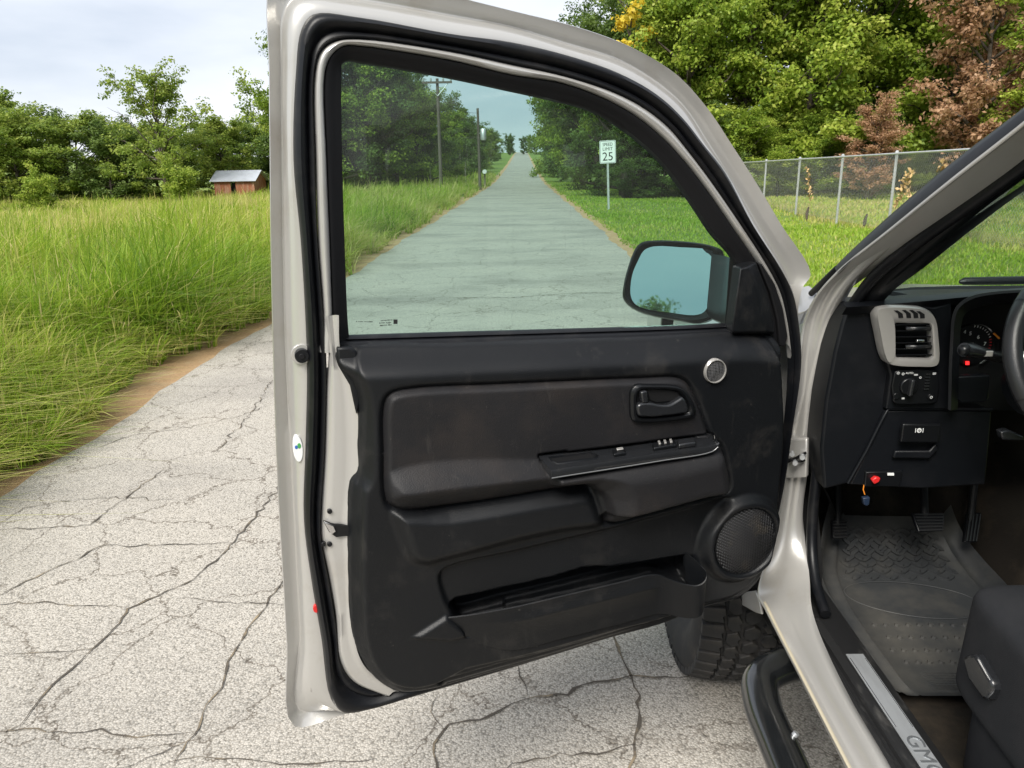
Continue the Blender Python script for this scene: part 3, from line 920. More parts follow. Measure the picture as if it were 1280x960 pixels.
# ------------------------------------------------------------------ speed limit sign
sx_, sy_ = 3.03, 27.6
sg = thing('speed_limit_sign', (sx_, sy_, hz(sx_, sy_)), 'white speed limit 25 sign on a thin steel post', 'road sign')
z0 = hz(sx_, sy_)
lean = Matrix.Translation((sx_, sy_, z0)) @ Matrix.Rotation(R(-2.2), 4, 'Y')
def SG(x, y, z):
    return tuple(lean @ Vector((x, y, z)))
# U-channel post
prof = [(-.04, .03), (-.028, .03), (-.02, -.012), (.02, -.012), (.028, .03), (.04, .03), (.03, -.02), (-.03, -.02)]
v = [SG(p[0], p[1] + .045, -.3) for p in prof] + [SG(p[0], p[1] + .045, 2.36) for p in prof]
mesh_obj('post', v, [(i, (i + 1) % 8, (i + 1) % 8 + 8, i + 8) for i in range(8)] + [tuple(range(8, 16))], M['galv'], sg, smooth=False)
M['sign_white'] = simple('sign_white', (.78, .79, .78), .45)
M['sign_black'] = simple('sign_black', (.01, .01, .01), .5)
def rrect(w, h, r, k=5):
    pts = []
    for cx, cy, a0 in ((w/2-r, h/2-r, 0), (-w/2+r, h/2-r, 90), (-w/2+r, -h/2+r, 180), (w/2-r, -h/2+r, 270)):
        for i in range(k + 1):
            a = R(a0 + 90 * i / k)
            pts.append((cx + r * math.cos(a), cy + r * math.sin(a)))
    return pts
SC = 1.97
po = [SG(p[0], 0, SC + p[1]) for p in rrect(.56, .76, .04)]
dv = np.array(SG(0, .003, 0)) - np.array(SG(0, 0, 0))
panel = prism('panel', po, dv, M['sign_white'], sg)
o1 = rrect(.53, .73, .035); o2 = rrect(.505, .705, .03); k = len(o1)
mesh_obj('border', [SG(p[0], -.0015, SC + p[1]) for p in o1] + [SG(p[0], -.0015, SC + p[1]) for p in o2], [(i, (i + 1) % k, (i + 1) % k + k, i + k) for i in range(k)], M['sign_black'], sg, smooth=False)
for body, size, dz, sx in (('SPEED', .155, .245, .84), ('LIMIT', .155, .095, .98), ('25', .40, -.165, .98)):
    mw = lean @ frame((0, -.003, SC + dz), (1, 0, 0), (0, 0, 1), (0, -1, 0))
    g = text('lettering', body, size, .0006, mw, M['sign_black'], sg, sx)
    solid = None
for z_ in (.3, -.3):
    v, f = tube_geo([SG(0, -.001, SC + z_), SG(0, -.010, SC + z_)], .010, 8)
    mesh_obj('bolt', v, f, M['galv'], sg)

# ------------------------------------------------------------------ chain link fence
FX = 8.15
fence = thing('chain_link_fence', (FX, 20, 0), 'silver chain link fence along the right side of the lawn', 'fence')
FY = [6.2, 8.6, 11.3, 14.4, 17.4, 20.3, 23.4, 26.6, 29.8, 33.0]
def fz(y):
    return 1.70 - .012 * max(0, y - 14)
for y in FY:
    z0 = hz(FX, y)
    tube('post', [(FX, y, z0 - .2), (FX, y, fz(y) + .02)], .032, M['galv'], fence, 8)
    tube('post_cap', [(FX, y, fz(y) + .02), (FX, y, fz(y) + .05), (FX, y, fz(y) + .07)], [.042, .042, .012], M['galv'], fence, 8)
tube('top_rail', [(FX - .03, y, fz(y)) for y in FY], .021, M['galv'], fence, 8)
geos = []
def wires(p0, e, L_, zt, zb, sp=.075):
    H_ = zt - zb
    k = int((L_ + H_) / sp)
    for s in (1, -1):
        for i in range(k):
            a = i * sp - (H_ if s > 0 else 0)
            t0, t1 = (a, a + H_) if s > 0 else (a, a - H_)
            za, zc = zb, zt
            # clip along the run
            lo, hi = 0, L_
            ta, tb = t0, t1
            def zz(t): return za + (t - t0) / (t1 - t0) * (zc - za)
            c0, c1 = min(max(ta, lo), hi), min(max(tb, lo), hi)
            if abs(c0 - c1) < .02:
                continue
            A = Vector(p0) + Vector(e) * c0; A.z = zz(c0)
            B = Vector(p0) + Vector(e) * c1; B.z = zz(c1)
            nrm = Vector((e[1], -e[0], 0))
            d = (B - A).normalized(); sd = d.cross(nrm) * .0024; nn = nrm * .0024
            geos.append(([tuple(A + sd), tuple(A + nn), tuple(A - sd), tuple(B + sd), tuple(B + nn), tuple(B - sd)], [(0, 1, 4, 3), (1, 2, 5, 4), (2, 0, 3, 5)]))
for a, c in zip(FY[:-1], FY[1:]):
    wires((FX - .04, a, 0), (0, 1, 0), c - a, (fz(a) + fz(c)) / 2 + .02, .05)
v, f = join_geo(geos)
wm = mesh_obj('wire_mesh', v, f, M['galv'], fence, smooth=False)
wm['kind'] = 'stuff'

# dry vines hanging on the fence, dark stakes in the grass
M['dry_leaf'] = simple('dry_tan_leaf', (.46, .31, .13), .8, dirt=(.55, .42, .24), dirt_scale=30)
def vine(y, z0, z1, lean_, k, label, seed):
    r = np.random.default_rng(seed)
    o = thing('dry_vine', (FX - .09, y, 0), label, 'vine')
    path = [(FX - .09 + r.normal(0, .01), y + lean_ * t + r.normal(0, .05), z0 + (z1 - z0) * t) for t in np.linspace(0, 1, 10)]
    tube('stem', path, .006, M['bark'], o, 4)
    V, Fc = [], []
    for i in range(k):
        t = r.random() * 9
        j = min(int(t), 8); w = t - j
        p = np.array(path[j]) * (1 - w) + np.array(path[j + 1]) * w + r.normal(0, .035, 3)
        a = r.normal(0, 1, 3); a /= np.linalg.norm(a); c = np.cross(a, r.normal(0, 1, 3)); c /= np.linalg.norm(c)
        s = r.uniform(.03, .06)
        q = len(V)
        V += [tuple(p - a * s), tuple(p + c * s * .6), tuple(p + a * s), tuple(p - c * s * .6)]; Fc.append((q, q + 1, q + 2, q + 3))
    lv = mesh_obj('leaves', V, Fc, M['dry_leaf'], o, smooth=False)
    lv['kind'] = 'stuff'
for i, (y, a, c, ln, k, lb) in enumerate([(22.0,.45,1.35,.5,60,'single dry tan vine on the fence nearest the open door'),(16.95,.5,1.25,-.25,70,'short dry vine just right of a fence post'),(16.4,.45,1.35,.2,60,'thin dry tan vine on the fence left of the thick ones'),
                                          (15.5,.4,1.5,-.3,150,'thick dry tan vine covering the fence beside a post'),(14.9,.5,1.6,-.5,150,'leafy dry vine climbing the fence to its top rail'),(14.0,.7,1.85,-.5,120,'dry vine reaching over the top rail beside the windshield pillar')]):
    vine(y, a, c, ln, k, lb, 40 + i)
for x, y, lb in [(8.0, 22.0, 'short dark stake in the grass below the single vine'), (8.2, 18.7, 'short dark stake in the grass between two fence posts')]:
    st_ = tube('ground_stake', [(x, y, -.1), (x - .02, y, .12), (x + .02, y, .3)], [.03, .04, .02], M['bark'], None, 6)
    tag(st_, lb, 'stake')

# ------------------------------------------------------------------ barn and pale shed beyond the field
M['barn_red'] = simple('weathered_red_boards', (.30, .12, .07), .9, 0, .15, dirt=(.42, .28, .19), dirt_scale=3, dirt_lo=.45, dirt_hi=.7, stretch=(1, 1, .3))
M['tin'] = simple('pale_tin_roof', (.52, .55, .60), .45, .3, dirt=(.42, .44, .48), dirt_scale=2)
M['doorway_shade'] = simple('dark_opening', (.02, .017, .015), .9)
bx0, bx1, by0, by1 = -27.5, -23.9, 69.6, 72.8
gz = -.75
barn = thing('barn', (-25.8, 71.2, gz), 'small weathered red barn with pale metal roof at the field edge', 'barn')
ez, rz = .74, 1.46
geos = []
nb = 17
for i in range(nb):          # front wall boards
    w = (bx1 - bx0) / nb
    dz_ = .02 * math.sin(i * 3.7)
    if 7 <= i <= 8:
        continue
    box('board', (bx0 + w * (i + .5), by0 + .012 * math.sin(i * 5.1), (gz + ez) / 2), (w * .94, .05, ez - gz + dz_), M['barn_red'], barn)
box('doorway', (bx0 + (bx1 - bx0) / nb * 8, by0 + .35, (gz + ez) / 2 - .1), ((bx1 - bx0) / nb * 2.2, .05, ez - gz - .2), M['doorway_shade'], barn)  # dark panel stands in for the unlit inside of the barn
ym = (by0 + by1) / 2
prism('gable_wall', [(bx1, by0, gz), (bx1, by1, gz), (bx1, by1, ez), (bx1, ym, rz), (bx1, by0, ez)], (-.06, 0, 0), M['barn_red'], barn)
prism('gable_wall', [(bx0, by0, gz), (bx0, by1, gz), (bx0, by1, ez), (bx0, ym, rz), (bx0, by0, ez)], (.06, 0, 0), M['barn_red'], barn)
for ya, sgn in ((by0 - .28, 1), (by1 + .28, -1)):
    t = (ym - (by0 - .5))
    prism('roof', [(bx0 - .3, ya, ez - .10), (bx1 + .25, ya, ez - .10), (bx1 + .25, ym, rz + .08), (bx0 - .3, ym, rz + .08)], (0, 0, .05), M['tin'], barn)

# trees across the road behind the viewpoint: their tops show at the lower edge of the mirror
for x, y, h, k in [(-22,-44,10.5,'far_a'),(-16,-46,9.8,'far_b'),(-11,-43,10.8,'far_a'),(-5,-47,10,'far_b'),(-28,-42,9.8,'far_b')]:
    place_tree(K[k], 'rear_tree', x, y, h, 'green tree behind the viewpoint, its top reflected low in the door mirror', 'trees behind the viewpoint', wide=1.2)


# ================================================================== the pickup truck
truck = thing('pickup_truck', (1.42, 1.0, 0), 'silver pickup truck parked on the road with its driver door open', 'pickup truck')
HP = np.array([0.60, 1.58, 0.0]); A_OPEN = R(72)
DU = np.array([-math.sin(A_OPEN), -math.cos(A_OPEN), 0]); DN = np.array([math.cos(A_OPEN), -math.sin(A_OPEN), 0])
def D3(p, w):
    return tuple(HP + DU * p[0] + DN * w + np.array([0, 0, p[1]]))

# nested contours of the open door, metres along the door (from the hinge) and up
DC0 = [(1.1161,0.4697),(1.1123,0.6569),(1.1066,0.779),(1.1009,0.9124),(1.0927,1.0546),(1.0836,1.1895),(1.0763,1.2897),(1.0653,1.4265),(1.0535,1.5563),(1.0412,1.6917),(1.0283,1.82),(1.0011,1.8518),(0.8859,1.8381),(0.7422,1.8137),(0.6305,1.7934),(0.5122,1.7718),(0.412,1.7429),(0.3156,1.6969),(0.2477,1.6379),(0.1925,1.5745),(0.1303,1.5003),(0.0643,1.4157),(-0.0193,1.3087),(0.0002,1.2824),(0.0075,1.2362),(-0.0046,1.1558),(-0.0023,0.9903),(0.0049,0.7963),(0.0385,0.6374),(0.1832,0.5596),(0.4163,0.5305),(0.6366,0.5118),(0.8646,0.5016),(0.9829,0.4759),(1.0237,0.4727)]
DC1 = [(1.1014,0.4947),(1.0854,0.6543),(1.0795,0.7853),(1.0724,0.9265),(1.0664,1.053),(1.0591,1.1884),(1.0537,1.289),(1.0433,1.426),(1.0321,1.5559),(1.0203,1.6915),(1.0064,1.7857),(0.9838,1.805),(0.8827,1.801),(0.7445,1.7847),(0.6325,1.7698),(0.5292,1.7458),(0.4329,1.7229),(0.3542,1.6861),(0.2939,1.6445),(0.2365,1.5762),(0.1799,1.506),(0.1138,1.4179),(0.0393,1.3193),(0.0178,1.2808),(0.0074,1.2371),(-0.0069,1.1567),(-0.0005,0.9921),(0.0087,0.799),(0.0445,0.6411),(0.1863,0.561),(0.4187,0.5321),(0.6382,0.5116),(0.8656,0.4996),(0.9799,0.479),(1.0221,0.4781)]
DC1b = [(1.0778,0.5492),(1.0761,0.6719),(1.071,0.7953),(1.0673,0.9312),(1.0581,1.0627),(1.0485,1.1951),(1.0421,1.2936),(1.0334,1.428),(1.0265,1.5555),(1.0139,1.6883),(0.9999,1.7727),(0.9791,1.7905),(0.8897,1.7871),(0.7519,1.7697),(0.642,1.7561),(0.5423,1.7336),(0.4464,1.7097),(0.3694,1.6747),(0.3119,1.6338),(0.2632,1.5754),(0.2068,1.5129),(0.142,1.4209),(0.0678,1.3261),(0.0423,1.2833),(0.0273,1.2316),(0.0118,1.1384),(0.0219,0.9948),(0.0318,0.8153),(0.069,0.6613),(0.2055,0.5826),(0.4326,0.5503),(0.6475,0.5263),(0.8704,0.5129),(0.9772,0.4974),(1.0203,0.4951)]
DC2 = [(1.0401,0.5362),(1.0468,0.6752),(1.0541,0.7971),(1.0568,0.9284),(1.0418,1.0659),(1.0275,1.1969),(1.0214,1.2948),(1.0172,1.4286),(1.017,1.5552),(1.0011,1.6868),(0.987,1.7492),(0.9671,1.7713),(0.8964,1.7693),(0.756,1.7504),(0.647,1.7401),(0.5496,1.7225),(0.4531,1.696),(0.3767,1.6611),(0.323,1.6203),(0.2789,1.5751),(0.2275,1.5223),(0.1615,1.4225),(0.0867,1.3306),(0.0552,1.2813),(0.0355,1.2213),(0.0194,1.1215),(0.0323,0.988),(0.0434,0.8235),(0.0801,0.6712),(0.215,0.5913),(0.4396,0.5554),(0.6523,0.5299),(0.8732,0.5094),(0.9707,0.5016),(1.018,0.5006)]
DC3 = [(1.015,0.6244),(1.0161,0.6887),(1.0211,0.793),(1.0282,0.9016),(1.0083,1.0555),(0.9941,1.1947),(0.9906,1.2863),(0.9893,1.4277),(0.9822,1.5547),(0.9722,1.6869),(0.9598,1.7173),(0.9378,1.7317),(0.8993,1.7362),(0.758,1.7221),(0.6488,1.7035),(0.5569,1.6874),(0.4603,1.6613),(0.4001,1.6349),(0.3506,1.602),(0.309,1.561),(0.264,1.5128),(0.1876,1.4238),(0.1099,1.3259),(0.0808,1.2769),(0.0618,1.2189),(0.0442,1.1404),(0.0396,0.9901),(0.0549,0.8269),(0.0954,0.6961),(0.2197,0.6289),(0.4422,0.5943),(0.6529,0.5756),(0.8716,0.5557),(0.9526,0.5434),(0.9969,0.5802)]

def cring(c, n=5):
    return catmull(c, n, True)
R0, R1, R1b, R2, R3 = map(cring, (DC0, DC1, DC1b, DC2, DC3))
def W(ring, w):
    return [D3(p, w) for p in ring]
def mixr(a, c, t):
    return [np.array(p) * (1 - t) + np.array(q) * t for p, q in zip(a, c)]
cx_ = np.array([.55, 1.15])
def shrink(ring, d):
    return [np.array(p) + (cx_ - np.array(p)) / max(np.linalg.norm(cx_ - np.array(p)), 1e-6) * d for p in ring]

# painted shell: hem flange, step, seal seat
rows = [W(shrink(R0, .03), -.095), W(shrink(R0, .004), -.082), W(R0, -.052), W(R0, -.036), W(mixr(R0, R1, .06), -.032), W(mixr(R0, R1, .5), -.042), W(mixr(R0, R1, .88), -.051), W(R1, -.050),
        W(mixr(R1, R1b, .55), -.026), W(R1b, -.015), W(mixr(R1b, R2, .25), -.010), W(mixr(R1b, R2, .8), -.006), W(R2, -.006), W(R3, -.006)]
v, f = loft(rows, True)
door = mesh_obj('door', v, f, M['silver'], truck)
autosmooth(door, 60)
def dpart(name, v, f, mat, sm=40):
    o = mesh_obj(name, v, f, mat, door)
    if sm:
        autosmooth(o, sm)
    return o
def dprism(name, uz, w0, w1, mat, bev=.002):
    poly = [D3(p, w0) for p in uz]
    return prism(name, poly, DN * (w1 - w0), mat, door, bev)

# rubber weather strip between the seal seat and the inner frame
rows = []
for t, w in ((0, -.006), (.06, .004), (.16, .014), (.32, .019), (.48, .016), (.60, .008), (.68, .004), (.76, .010), (.88, .012), (.97, .006), (1.0, -.006)):
    rows.append(W(mixr(R2, R3, t), w))
v, f = loft(rows, True)
dpart('weather_strip', v, f, M['rubber'], 70)

# inner steel frame: slim bright bead around the window, then the black run channel
DC3u = [(1.0053,1.2385),(0.9932,1.2866),(0.9893,1.4277),(0.9822,1.5547),(0.9722,1.6869),(0.9598,1.7173),(0.9378,1.7317),(0.8993,1.7362),(0.758,1.7221),(0.6488,1.7035),(0.5569,1.6874),(0.4603,1.6613),(0.4001,1.6349),(0.3506,1.602),(0.309,1.561),(0.264,1.5128),(0.1876,1.4238),(0.1099,1.3259),(0.0808,1.2769),(0.0618,1.2189),(0.0442,1.1404)]
DC4u = [(0.9772,1.2361),(0.9773,1.2853),(0.9712,1.4269),(0.9659,1.5544),(0.9575,1.6871),(0.9443,1.713),(0.9248,1.7263),(0.8999,1.7269),(0.7585,1.71),(0.6491,1.6885),(0.5598,1.6771),(0.4738,1.6505),(0.4107,1.6199),(0.3646,1.5882),(0.3218,1.5512),(0.2717,1.4998),(0.2055,1.4229),(0.1374,1.3418),(0.0972,1.2895),(0.0705,1.2297),(0.0552,1.1725)]
DC5u = [(0.95,1.2399),(0.9508,1.2859),(0.9457,1.4238),(0.9396,1.5544),(0.9304,1.6902),(0.9282,1.7022),(0.919,1.7072),(0.8987,1.7052),(0.7541,1.6844),(0.642,1.6642),(0.5687,1.6504),(0.4924,1.6321),(0.4239,1.5964),(0.3706,1.5579),(0.3305,1.5198),(0.2833,1.4652),(0.2338,1.4039),(0.1852,1.356),(0.1695,1.3182),(0.1709,1.261),(0.1697,1.194)]
U3, U4, U5 = catmull(DC3u, 5), catmull(DC4u, 5), catmull(DC5u, 5)
rows = [W(U3, -.006), W(U3, .004), W(mixr(U3, U4, .25), .010), W(mixr(U3, U4, .55), .012), W(mixr(U3, U4, .85), .009), W(U4, .002), W(mixr(U4, U5, .05), -.012)]
v, f = loft(rows)
dpart('window_frame', v, f, M['silver'], 60)
rows = [W(U4, .000), W(mixr(U4, U5, .10), .004), W(mixr(U4, U5, .35), .003), W(mixr(U4, U5, .5), -.002), W(mixr(U4, U5, .8), -.006), W(U5, -.010), W(shrink(U5, .001), -.028)]
v, f = loft(rows)
dpart('window_channel', v, f, M['rubber_matte'], 50)
# outside face of the frame so the door is closed from behind
v, f = loft([W(shrink(R0, .03), -.095), W(shrink(R0, .085), -.085)], True)
dpart('outer_frame', v, f, M['silver'], 60)

# window glass
GLASS = [(0.9625,1.2395),(0.9523,1.4241),(0.9368,1.6901),(0.9314,1.7093),(0.9185,1.7143),(0.8982,1.7124),(0.7539,1.6919),(0.642,1.6719),(0.5657,1.6584),(0.4848,1.6403),(0.4144,1.6033),(0.3609,1.565),(0.3189,1.5254),(0.2731,1.471),(0.2234,1.4096),(0.1746,1.3618),(0.1564,1.3174),(0.1576,1.2601),(0.1587,1.1726)]
gp = catmull(GLASS, 3, True)
v = [D3(p, -.022) for p in gp]
gl = mesh_obj('window_glass', v, [tuple(range(len(v)))], M['door_glass'], door, smooth=False)

# belt strip below the glass (two black lips)
BT = catmull([(0.9596,1.2596),(0.7753,1.2506),(0.559,1.2394),(0.3396,1.2286),(0.1646,1.2217)], 6)
BB = catmull([(0.9623,1.2451),(0.7797,1.2353),(0.5655,1.2249),(0.3481,1.2134),(0.1746,1.2059)], 6)
rows = [W(BT, -.022), W(BT, -.012), W(mixr(BT, BB, .3), -.004), W(mixr(BT, BB, .45), -.008), W(mixr(BT, BB, .7), .006), W(BB, .010), W(shrink(BB, .02), .004)]
v, f = loft(rows)
dpart('belt_strip', v, f, M['rubber'], 50)

# outer skin below the window and inner steel sheet
low0 = [D3(p, -.09) for p in shrink([np.array(p) for p in DC0[0:6]], .01)] + [D3(p, -.09) for p in [np.array(q) for q in DC0[25:35]]]
dpart('outer_skin', low0, [tuple(range(len(low0)))], M['silver'], 0)
low1 = [D3(p, -.035) for p in R3[0:26]] + [D3(p, -.035) for p in R3[127:175]]
dpart('inner_sheet', low1, [tuple(range(len(low1)))], M['silver'], 0)
# jamb scoop of bare paint beside the trim
JL = catmull([(0.9921,1.3003),(0.9879,1.237),(0.9978,1.166),(1.009,1.0632),(1.0248,0.9411),(1.0291,0.8904),(1.0215,0.8066),(1.0163,0.7237),(1.0175,0.6322),(0.9944,0.5722),(0.9376,0.5284)], 6)
JR = catmull([(0.9674,1.3031),(0.9695,1.2413),(0.9529,1.1758),(0.9484,1.1243),(0.953,1.0196),(0.9698,0.9442),(0.9764,0.8942),(0.9854,0.7723),(0.9866,0.6746),(0.97,0.6104),(0.909,0.5407)], 6)
rows = [W(JL, -.004), W(JL, .004), W(mixr(JL, JR, .12), .012), W(mixr(JL, JR, .3), .016), W(mixr(JL, JR, .6), .012), W(mixr(JL, JR, .85), .016), W(JR, .022)]
v, f = loft(rows)
dpart('door_jamb', v, f, M['silver'], 60)
# latch opening, screws, bump stop, sticker, reflector
LT = [(1.0238,0.9294),(1.0047,0.92),(0.978,0.9124),(0.9795,0.8932),(1.0039,0.8941),(1.0157,0.9074)]
dprism('latch', LT, .012, .0195, M['dark_void'], .001)
LT2 = [(1.0226,0.9295),(1.0065,0.9189),(1.0032,0.9072),(1.0121,0.9023)]
dprism('latch_claw', LT2, .018, .023, M['chrome'], .001)
def disc(name, px_uz, r, w0, w1, mat, k=16, sz=1.0):
    c = np.array(px_uz)
    return dprism(name, [c + np.array([math.cos(2 * math.pi * i / k) * r, math.sin(2 * math.pi * i / k) * r * sz]) for i in range(k)], w0, w1, mat, .0008)
for q in [(1.011,0.9459),(1.0163,0.8812),(1.0276,0.8831)]:
    disc('screw', q, .0045, .010, .019, M['plastic_smooth'])
q = [(1.0332,1.2347)][0]
disc('bump_stop_seat', q, .018, -.02, -.003, M['silver'])
disc('bump_stop', q, .012, -.004, .010, M['rubber'])
disc('bump_stop_core', q, .005, .009, .0125, M['rubber_matte'])
q = [(1.0548,1.0639)][0]
stk = disc('sticker', q, .0085, -.022, -.0045, M['white'], 24, 2.9)
disc('sticker_print', np.array(q) + [-.0025, .006], .0033, -.0046, -.0038, M['green_print'], 10, 1.6)
disc('sticker_print', np.array(q) + [.0025, .004], .0028, -.0046, -.0038, M['blue_print'], 10, 1.3)
q = [(1.0512,0.7432)][0]
disc('reflector', q, .0055, -.012, .0, M['red'], 14, 1.5)
hole = [(1.076,0.573),(1.0671,0.5691),(1.0695,0.5586),(1.0773,0.5568)]
dprism('drain_plug', hole, -.014, -.0112, M['silver_matte'], .001)

# ------------------------------------------------------------------ door trim panel as a sculpted relief
TRIM = [(0.9755,1.2501),(0.9367,1.2496),(0.7835,1.241),(0.5723,1.2308),(0.3579,1.2195),(0.198,1.213),(0.0981,1.2001),(0.0859,1.152),(0.063,1.0139),(0.0575,0.8948),(0.0585,0.8196),(0.0674,0.7594),(0.0908,0.651),(0.1506,0.6001),(0.2391,0.5939),(0.3477,0.5727),(0.4534,0.564),(0.6617,0.5453),(0.8206,0.5338),(0.8821,0.5359),(0.9166,0.5445),(0.9535,0.5793),(0.9779,0.6266),(0.992,0.6828),(0.9912,0.7734),(0.9835,0.8954),(0.9714,0.9991),(0.9586,1.0204),(0.9553,1.0656),(0.9516,1.1379),(0.9578,1.1821),(0.9765,1.2209)]
tp = np.array(catmull(TRIM, 4, True))
DXY = .0034
gu = np.arange(tp[:, 0].min() - DXY, tp[:, 0].max() + 2 * DXY, DXY)
gz_ = np.arange(tp[:, 1].min() - DXY, tp[:, 1].max() + 2 * DXY, DXY)
UU, ZZ = np.meshgrid(gu, gz_)
SD, NXp, NZp = poly_sd(UU, ZZ, tp)
out = SD < 0
near = SD > -DXY * 1.5
UU2 = np.where(out & near, NXp, UU); ZZ2 = np.where(out & near, NZp, ZZ)
def sd(px):
    return poly_sd(UU2, ZZ2, np.array(catmull(px, 4, True)))[0]
def sdl(px):
    return poly_sd(UU2, ZZ2, np.array(px))[0]
SDe = np.maximum(SD, 0)
# belt line height over the panel
bl = np.array([(0.9755,1.2501),(0.9367,1.2496),(0.7835,1.241),(0.5723,1.2308),(0.3579,1.2195),(0.198,1.213),(0.0981,1.2001)])
o_ = np.argsort(bl[:, 0])
belt = np.interp(UU2, bl[o_, 0], bl[o_, 1])
dtop = belt - ZZ2
Wt = .010 + .046 * sstep(dtop, .0, .055) ** .8
# overall side crown: edges roll back
Wt = Wt - .030 * (1 - sstep(SDe, 0, .030)) * sstep(dtop, .02, .06) - .012 * (1 - sstep(SDe, 0, .006))
# outer rim step along the latch side
RIM = [(0.9393,1.2431),(0.7881,1.2356),(0.5798,1.2251),(0.3683,1.2135),(0.1214,1.1945),(0.1106,1.1589),(0.0903,1.0235),(0.0851,0.9065),(0.095,0.7736),(0.1193,0.6791),(0.1723,0.6361),(0.2529,0.6285),(0.4632,0.5986),(0.6675,0.5833),(0.8234,0.5715),(0.8838,0.5714),(0.9247,0.5923),(0.9528,0.6311),(0.9668,0.6903),(0.9693,0.7808),(0.9636,0.9019),(0.953,1.0123),(0.9447,1.0714),(0.9386,1.1584)]
Wt = Wt + .007 * sstep(sd(RIM), -.003, .004)
# padded insert
INS = [(0.9132,0.9722),(0.9114,1.0707),(0.9067,1.1435),(0.8972,1.1655),(0.8705,1.1727),(0.7056,1.1646),(0.5836,1.1584),(0.4216,1.1485),(0.3449,1.1426),(0.3217,1.1306),(0.3027,1.1026),(0.2781,1.0485),(0.2575,1.0071),(0.2381,0.991),(0.2197,0.938),(0.2144,0.8893),(0.2866,0.8786),(0.4123,0.8663),(0.4889,0.8611),(0.4999,0.9093),(0.5173,0.9406),(0.5834,0.9453),(0.6795,0.9448),(0.8023,0.9441),(0.8687,0.9465),(0.9014,0.9563)]
_ip = np.array(catmull(INS, 4, True))
s0_, ix_, iz_ = poly_sd(UU2, ZZ2, _ip)
sn_ = np.abs(s0_) < .55 * DXY
UU2 = np.where(sn_, ix_, UU2); ZZ2 = np.where(sn_, iz_, ZZ2)
s_ins = sd(INS)
Wt = Wt - .008 * np.exp(-(s_ins / .0045) ** 2) + .006 * sstep(s_ins, 0, .012)
# arm rest roll along the lower part of the insert
ARM = [(0.9228,0.9777),(0.9116,1.0215),(0.8604,1.0339),(0.7446,1.0288),(0.61,1.0122),(0.4939,1.0144),(0.3759,1.0156),(0.2524,1.0167),(0.2219,0.946),(0.2172,0.8803),(0.298,0.875),(0.496,0.8613),(0.5125,0.9416),(0.607,0.9539),(0.8065,0.9505),(0.8861,0.9536)]
s_arm = sd(ARM)
Wt = Wt + .034 * sstep(s_arm, -.004, .055) ** .75 * sstep(s_ins, -.002, .010)
ARM2 = [(0.6143,0.9967),(0.5026,1.0005),(0.386,1.0027),(0.2694,1.0058),(0.2581,0.9976),(0.2439,0.9483),(0.2431,0.9102),(0.3113,0.9031),(0.433,0.8912),(0.5053,0.8858),(0.5177,0.9294),(0.5377,0.9602),(0.6095,0.9674)]
s_arm2 = sdl(ARM2)
Wt = Wt + .030 * sstep(s_arm2, -.004, .012)
# pull panel below the insert
PULL = [(0.9072,0.9541),(0.8023,0.9441),(0.5997,0.9477),(0.5257,0.9452),(0.5069,0.9222),(0.4939,0.8567),(0.5834,0.8508),(0.6813,0.8453),(0.813,0.8317),(0.8525,0.8289),(0.8843,0.8479),(0.9004,0.8992)]
s_p = sd(PULL)
Wt = Wt + .022 * sstep(s_p, -.002, .03)
LOWC = [(0.8261,0.8093),(0.81,0.8232),(0.6622,0.8328),(0.4871,0.8468),(0.314,0.8619),(0.2037,0.8723),(0.2317,0.8346),(0.2635,0.7936),(0.2742,0.7488),(0.2739,0.6725),(0.3244,0.6879),(0.3608,0.7043),(0.6793,0.6896),(0.7871,0.6869),(0.808,0.7231),(0.8232,0.7695)]
s_l = sd(LOWC)
Wt = Wt - .012 * sstep(s_l, -.002, .008)
# pocket cavity
CAV = [(0.8073,0.7351),(0.7943,0.7448),(0.6586,0.7488),(0.5892,0.7537),(0.5338,0.7616),(0.5056,0.7601),(0.4664,0.7512),(0.3936,0.7491),(0.3,0.7494),(0.2844,0.7429),(0.2746,0.7029),(0.264,0.6504),(0.3152,0.6662),(0.352,0.6829),(0.6751,0.6686),(0.7779,0.6647)]
s_c = sdl(CAV)
Wt = Wt - .064 * sstep(s_c, -.002, .009)
# shoulder crease left of pocket and ridge under it
TRI = [(0.8854,0.6864),(0.8155,0.7206),(0.7851,0.6878),(0.6809,0.6911),(0.6812,0.6731),(0.8115,0.665)]
Wt = Wt + .008 * sstep(sdl(TRI), -.002, .006)
LOWB = [(0.8394,0.5717),(0.7821,0.5912),(0.6826,0.5942),(0.4634,0.6082),(0.3598,0.6133),(0.2529,0.6285),(0.2518,0.6086),(0.4628,0.5792),(0.6678,0.5607),(0.8164,0.5438)]
Wt = Wt - .008 * sstep(sdl(LOWB), -.003, .006)
# seat for the switch panel
_sw = np.array(catmull([(0.6281,1.0231),(0.5835,1.0221),(0.4984,1.0192),(0.3828,1.0194),(0.2636,1.0181),(0.2524,1.0133)], 3) + catmull([(0.2806,1.0216),(0.2926,1.0182),(0.4017,1.0161),(0.5127,1.0134),(0.5837,1.0121),(0.6237,1.0114)], 3))
s_sw = poly_sd(UU2, ZZ2, _sw)[0]
Wt = np.where(s_sw > -.0015, np.minimum(Wt, .052), Wt)
# speaker mound
SPK = np.array([(0.1719,0.7717)][0])
pxm = np.array([(0.1777,0.8465),(0.1019,0.7597)])
rz_s, ru_s = abs(pxm[0, 1] - SPK[1]), abs(pxm[1, 0] - SPK[0])
rr_ = np.hypot((UU2 - SPK[0]) / (ru_s * 1.05), (ZZ2 - SPK[1]) / rz_s)
Wt = Wt + .019 * sstep(1.40 - rr_, 0, .26) * sstep(SDe, .0, .012)
Wt = Wt - .012 * sstep(1.06 - rr_, 0, .06)
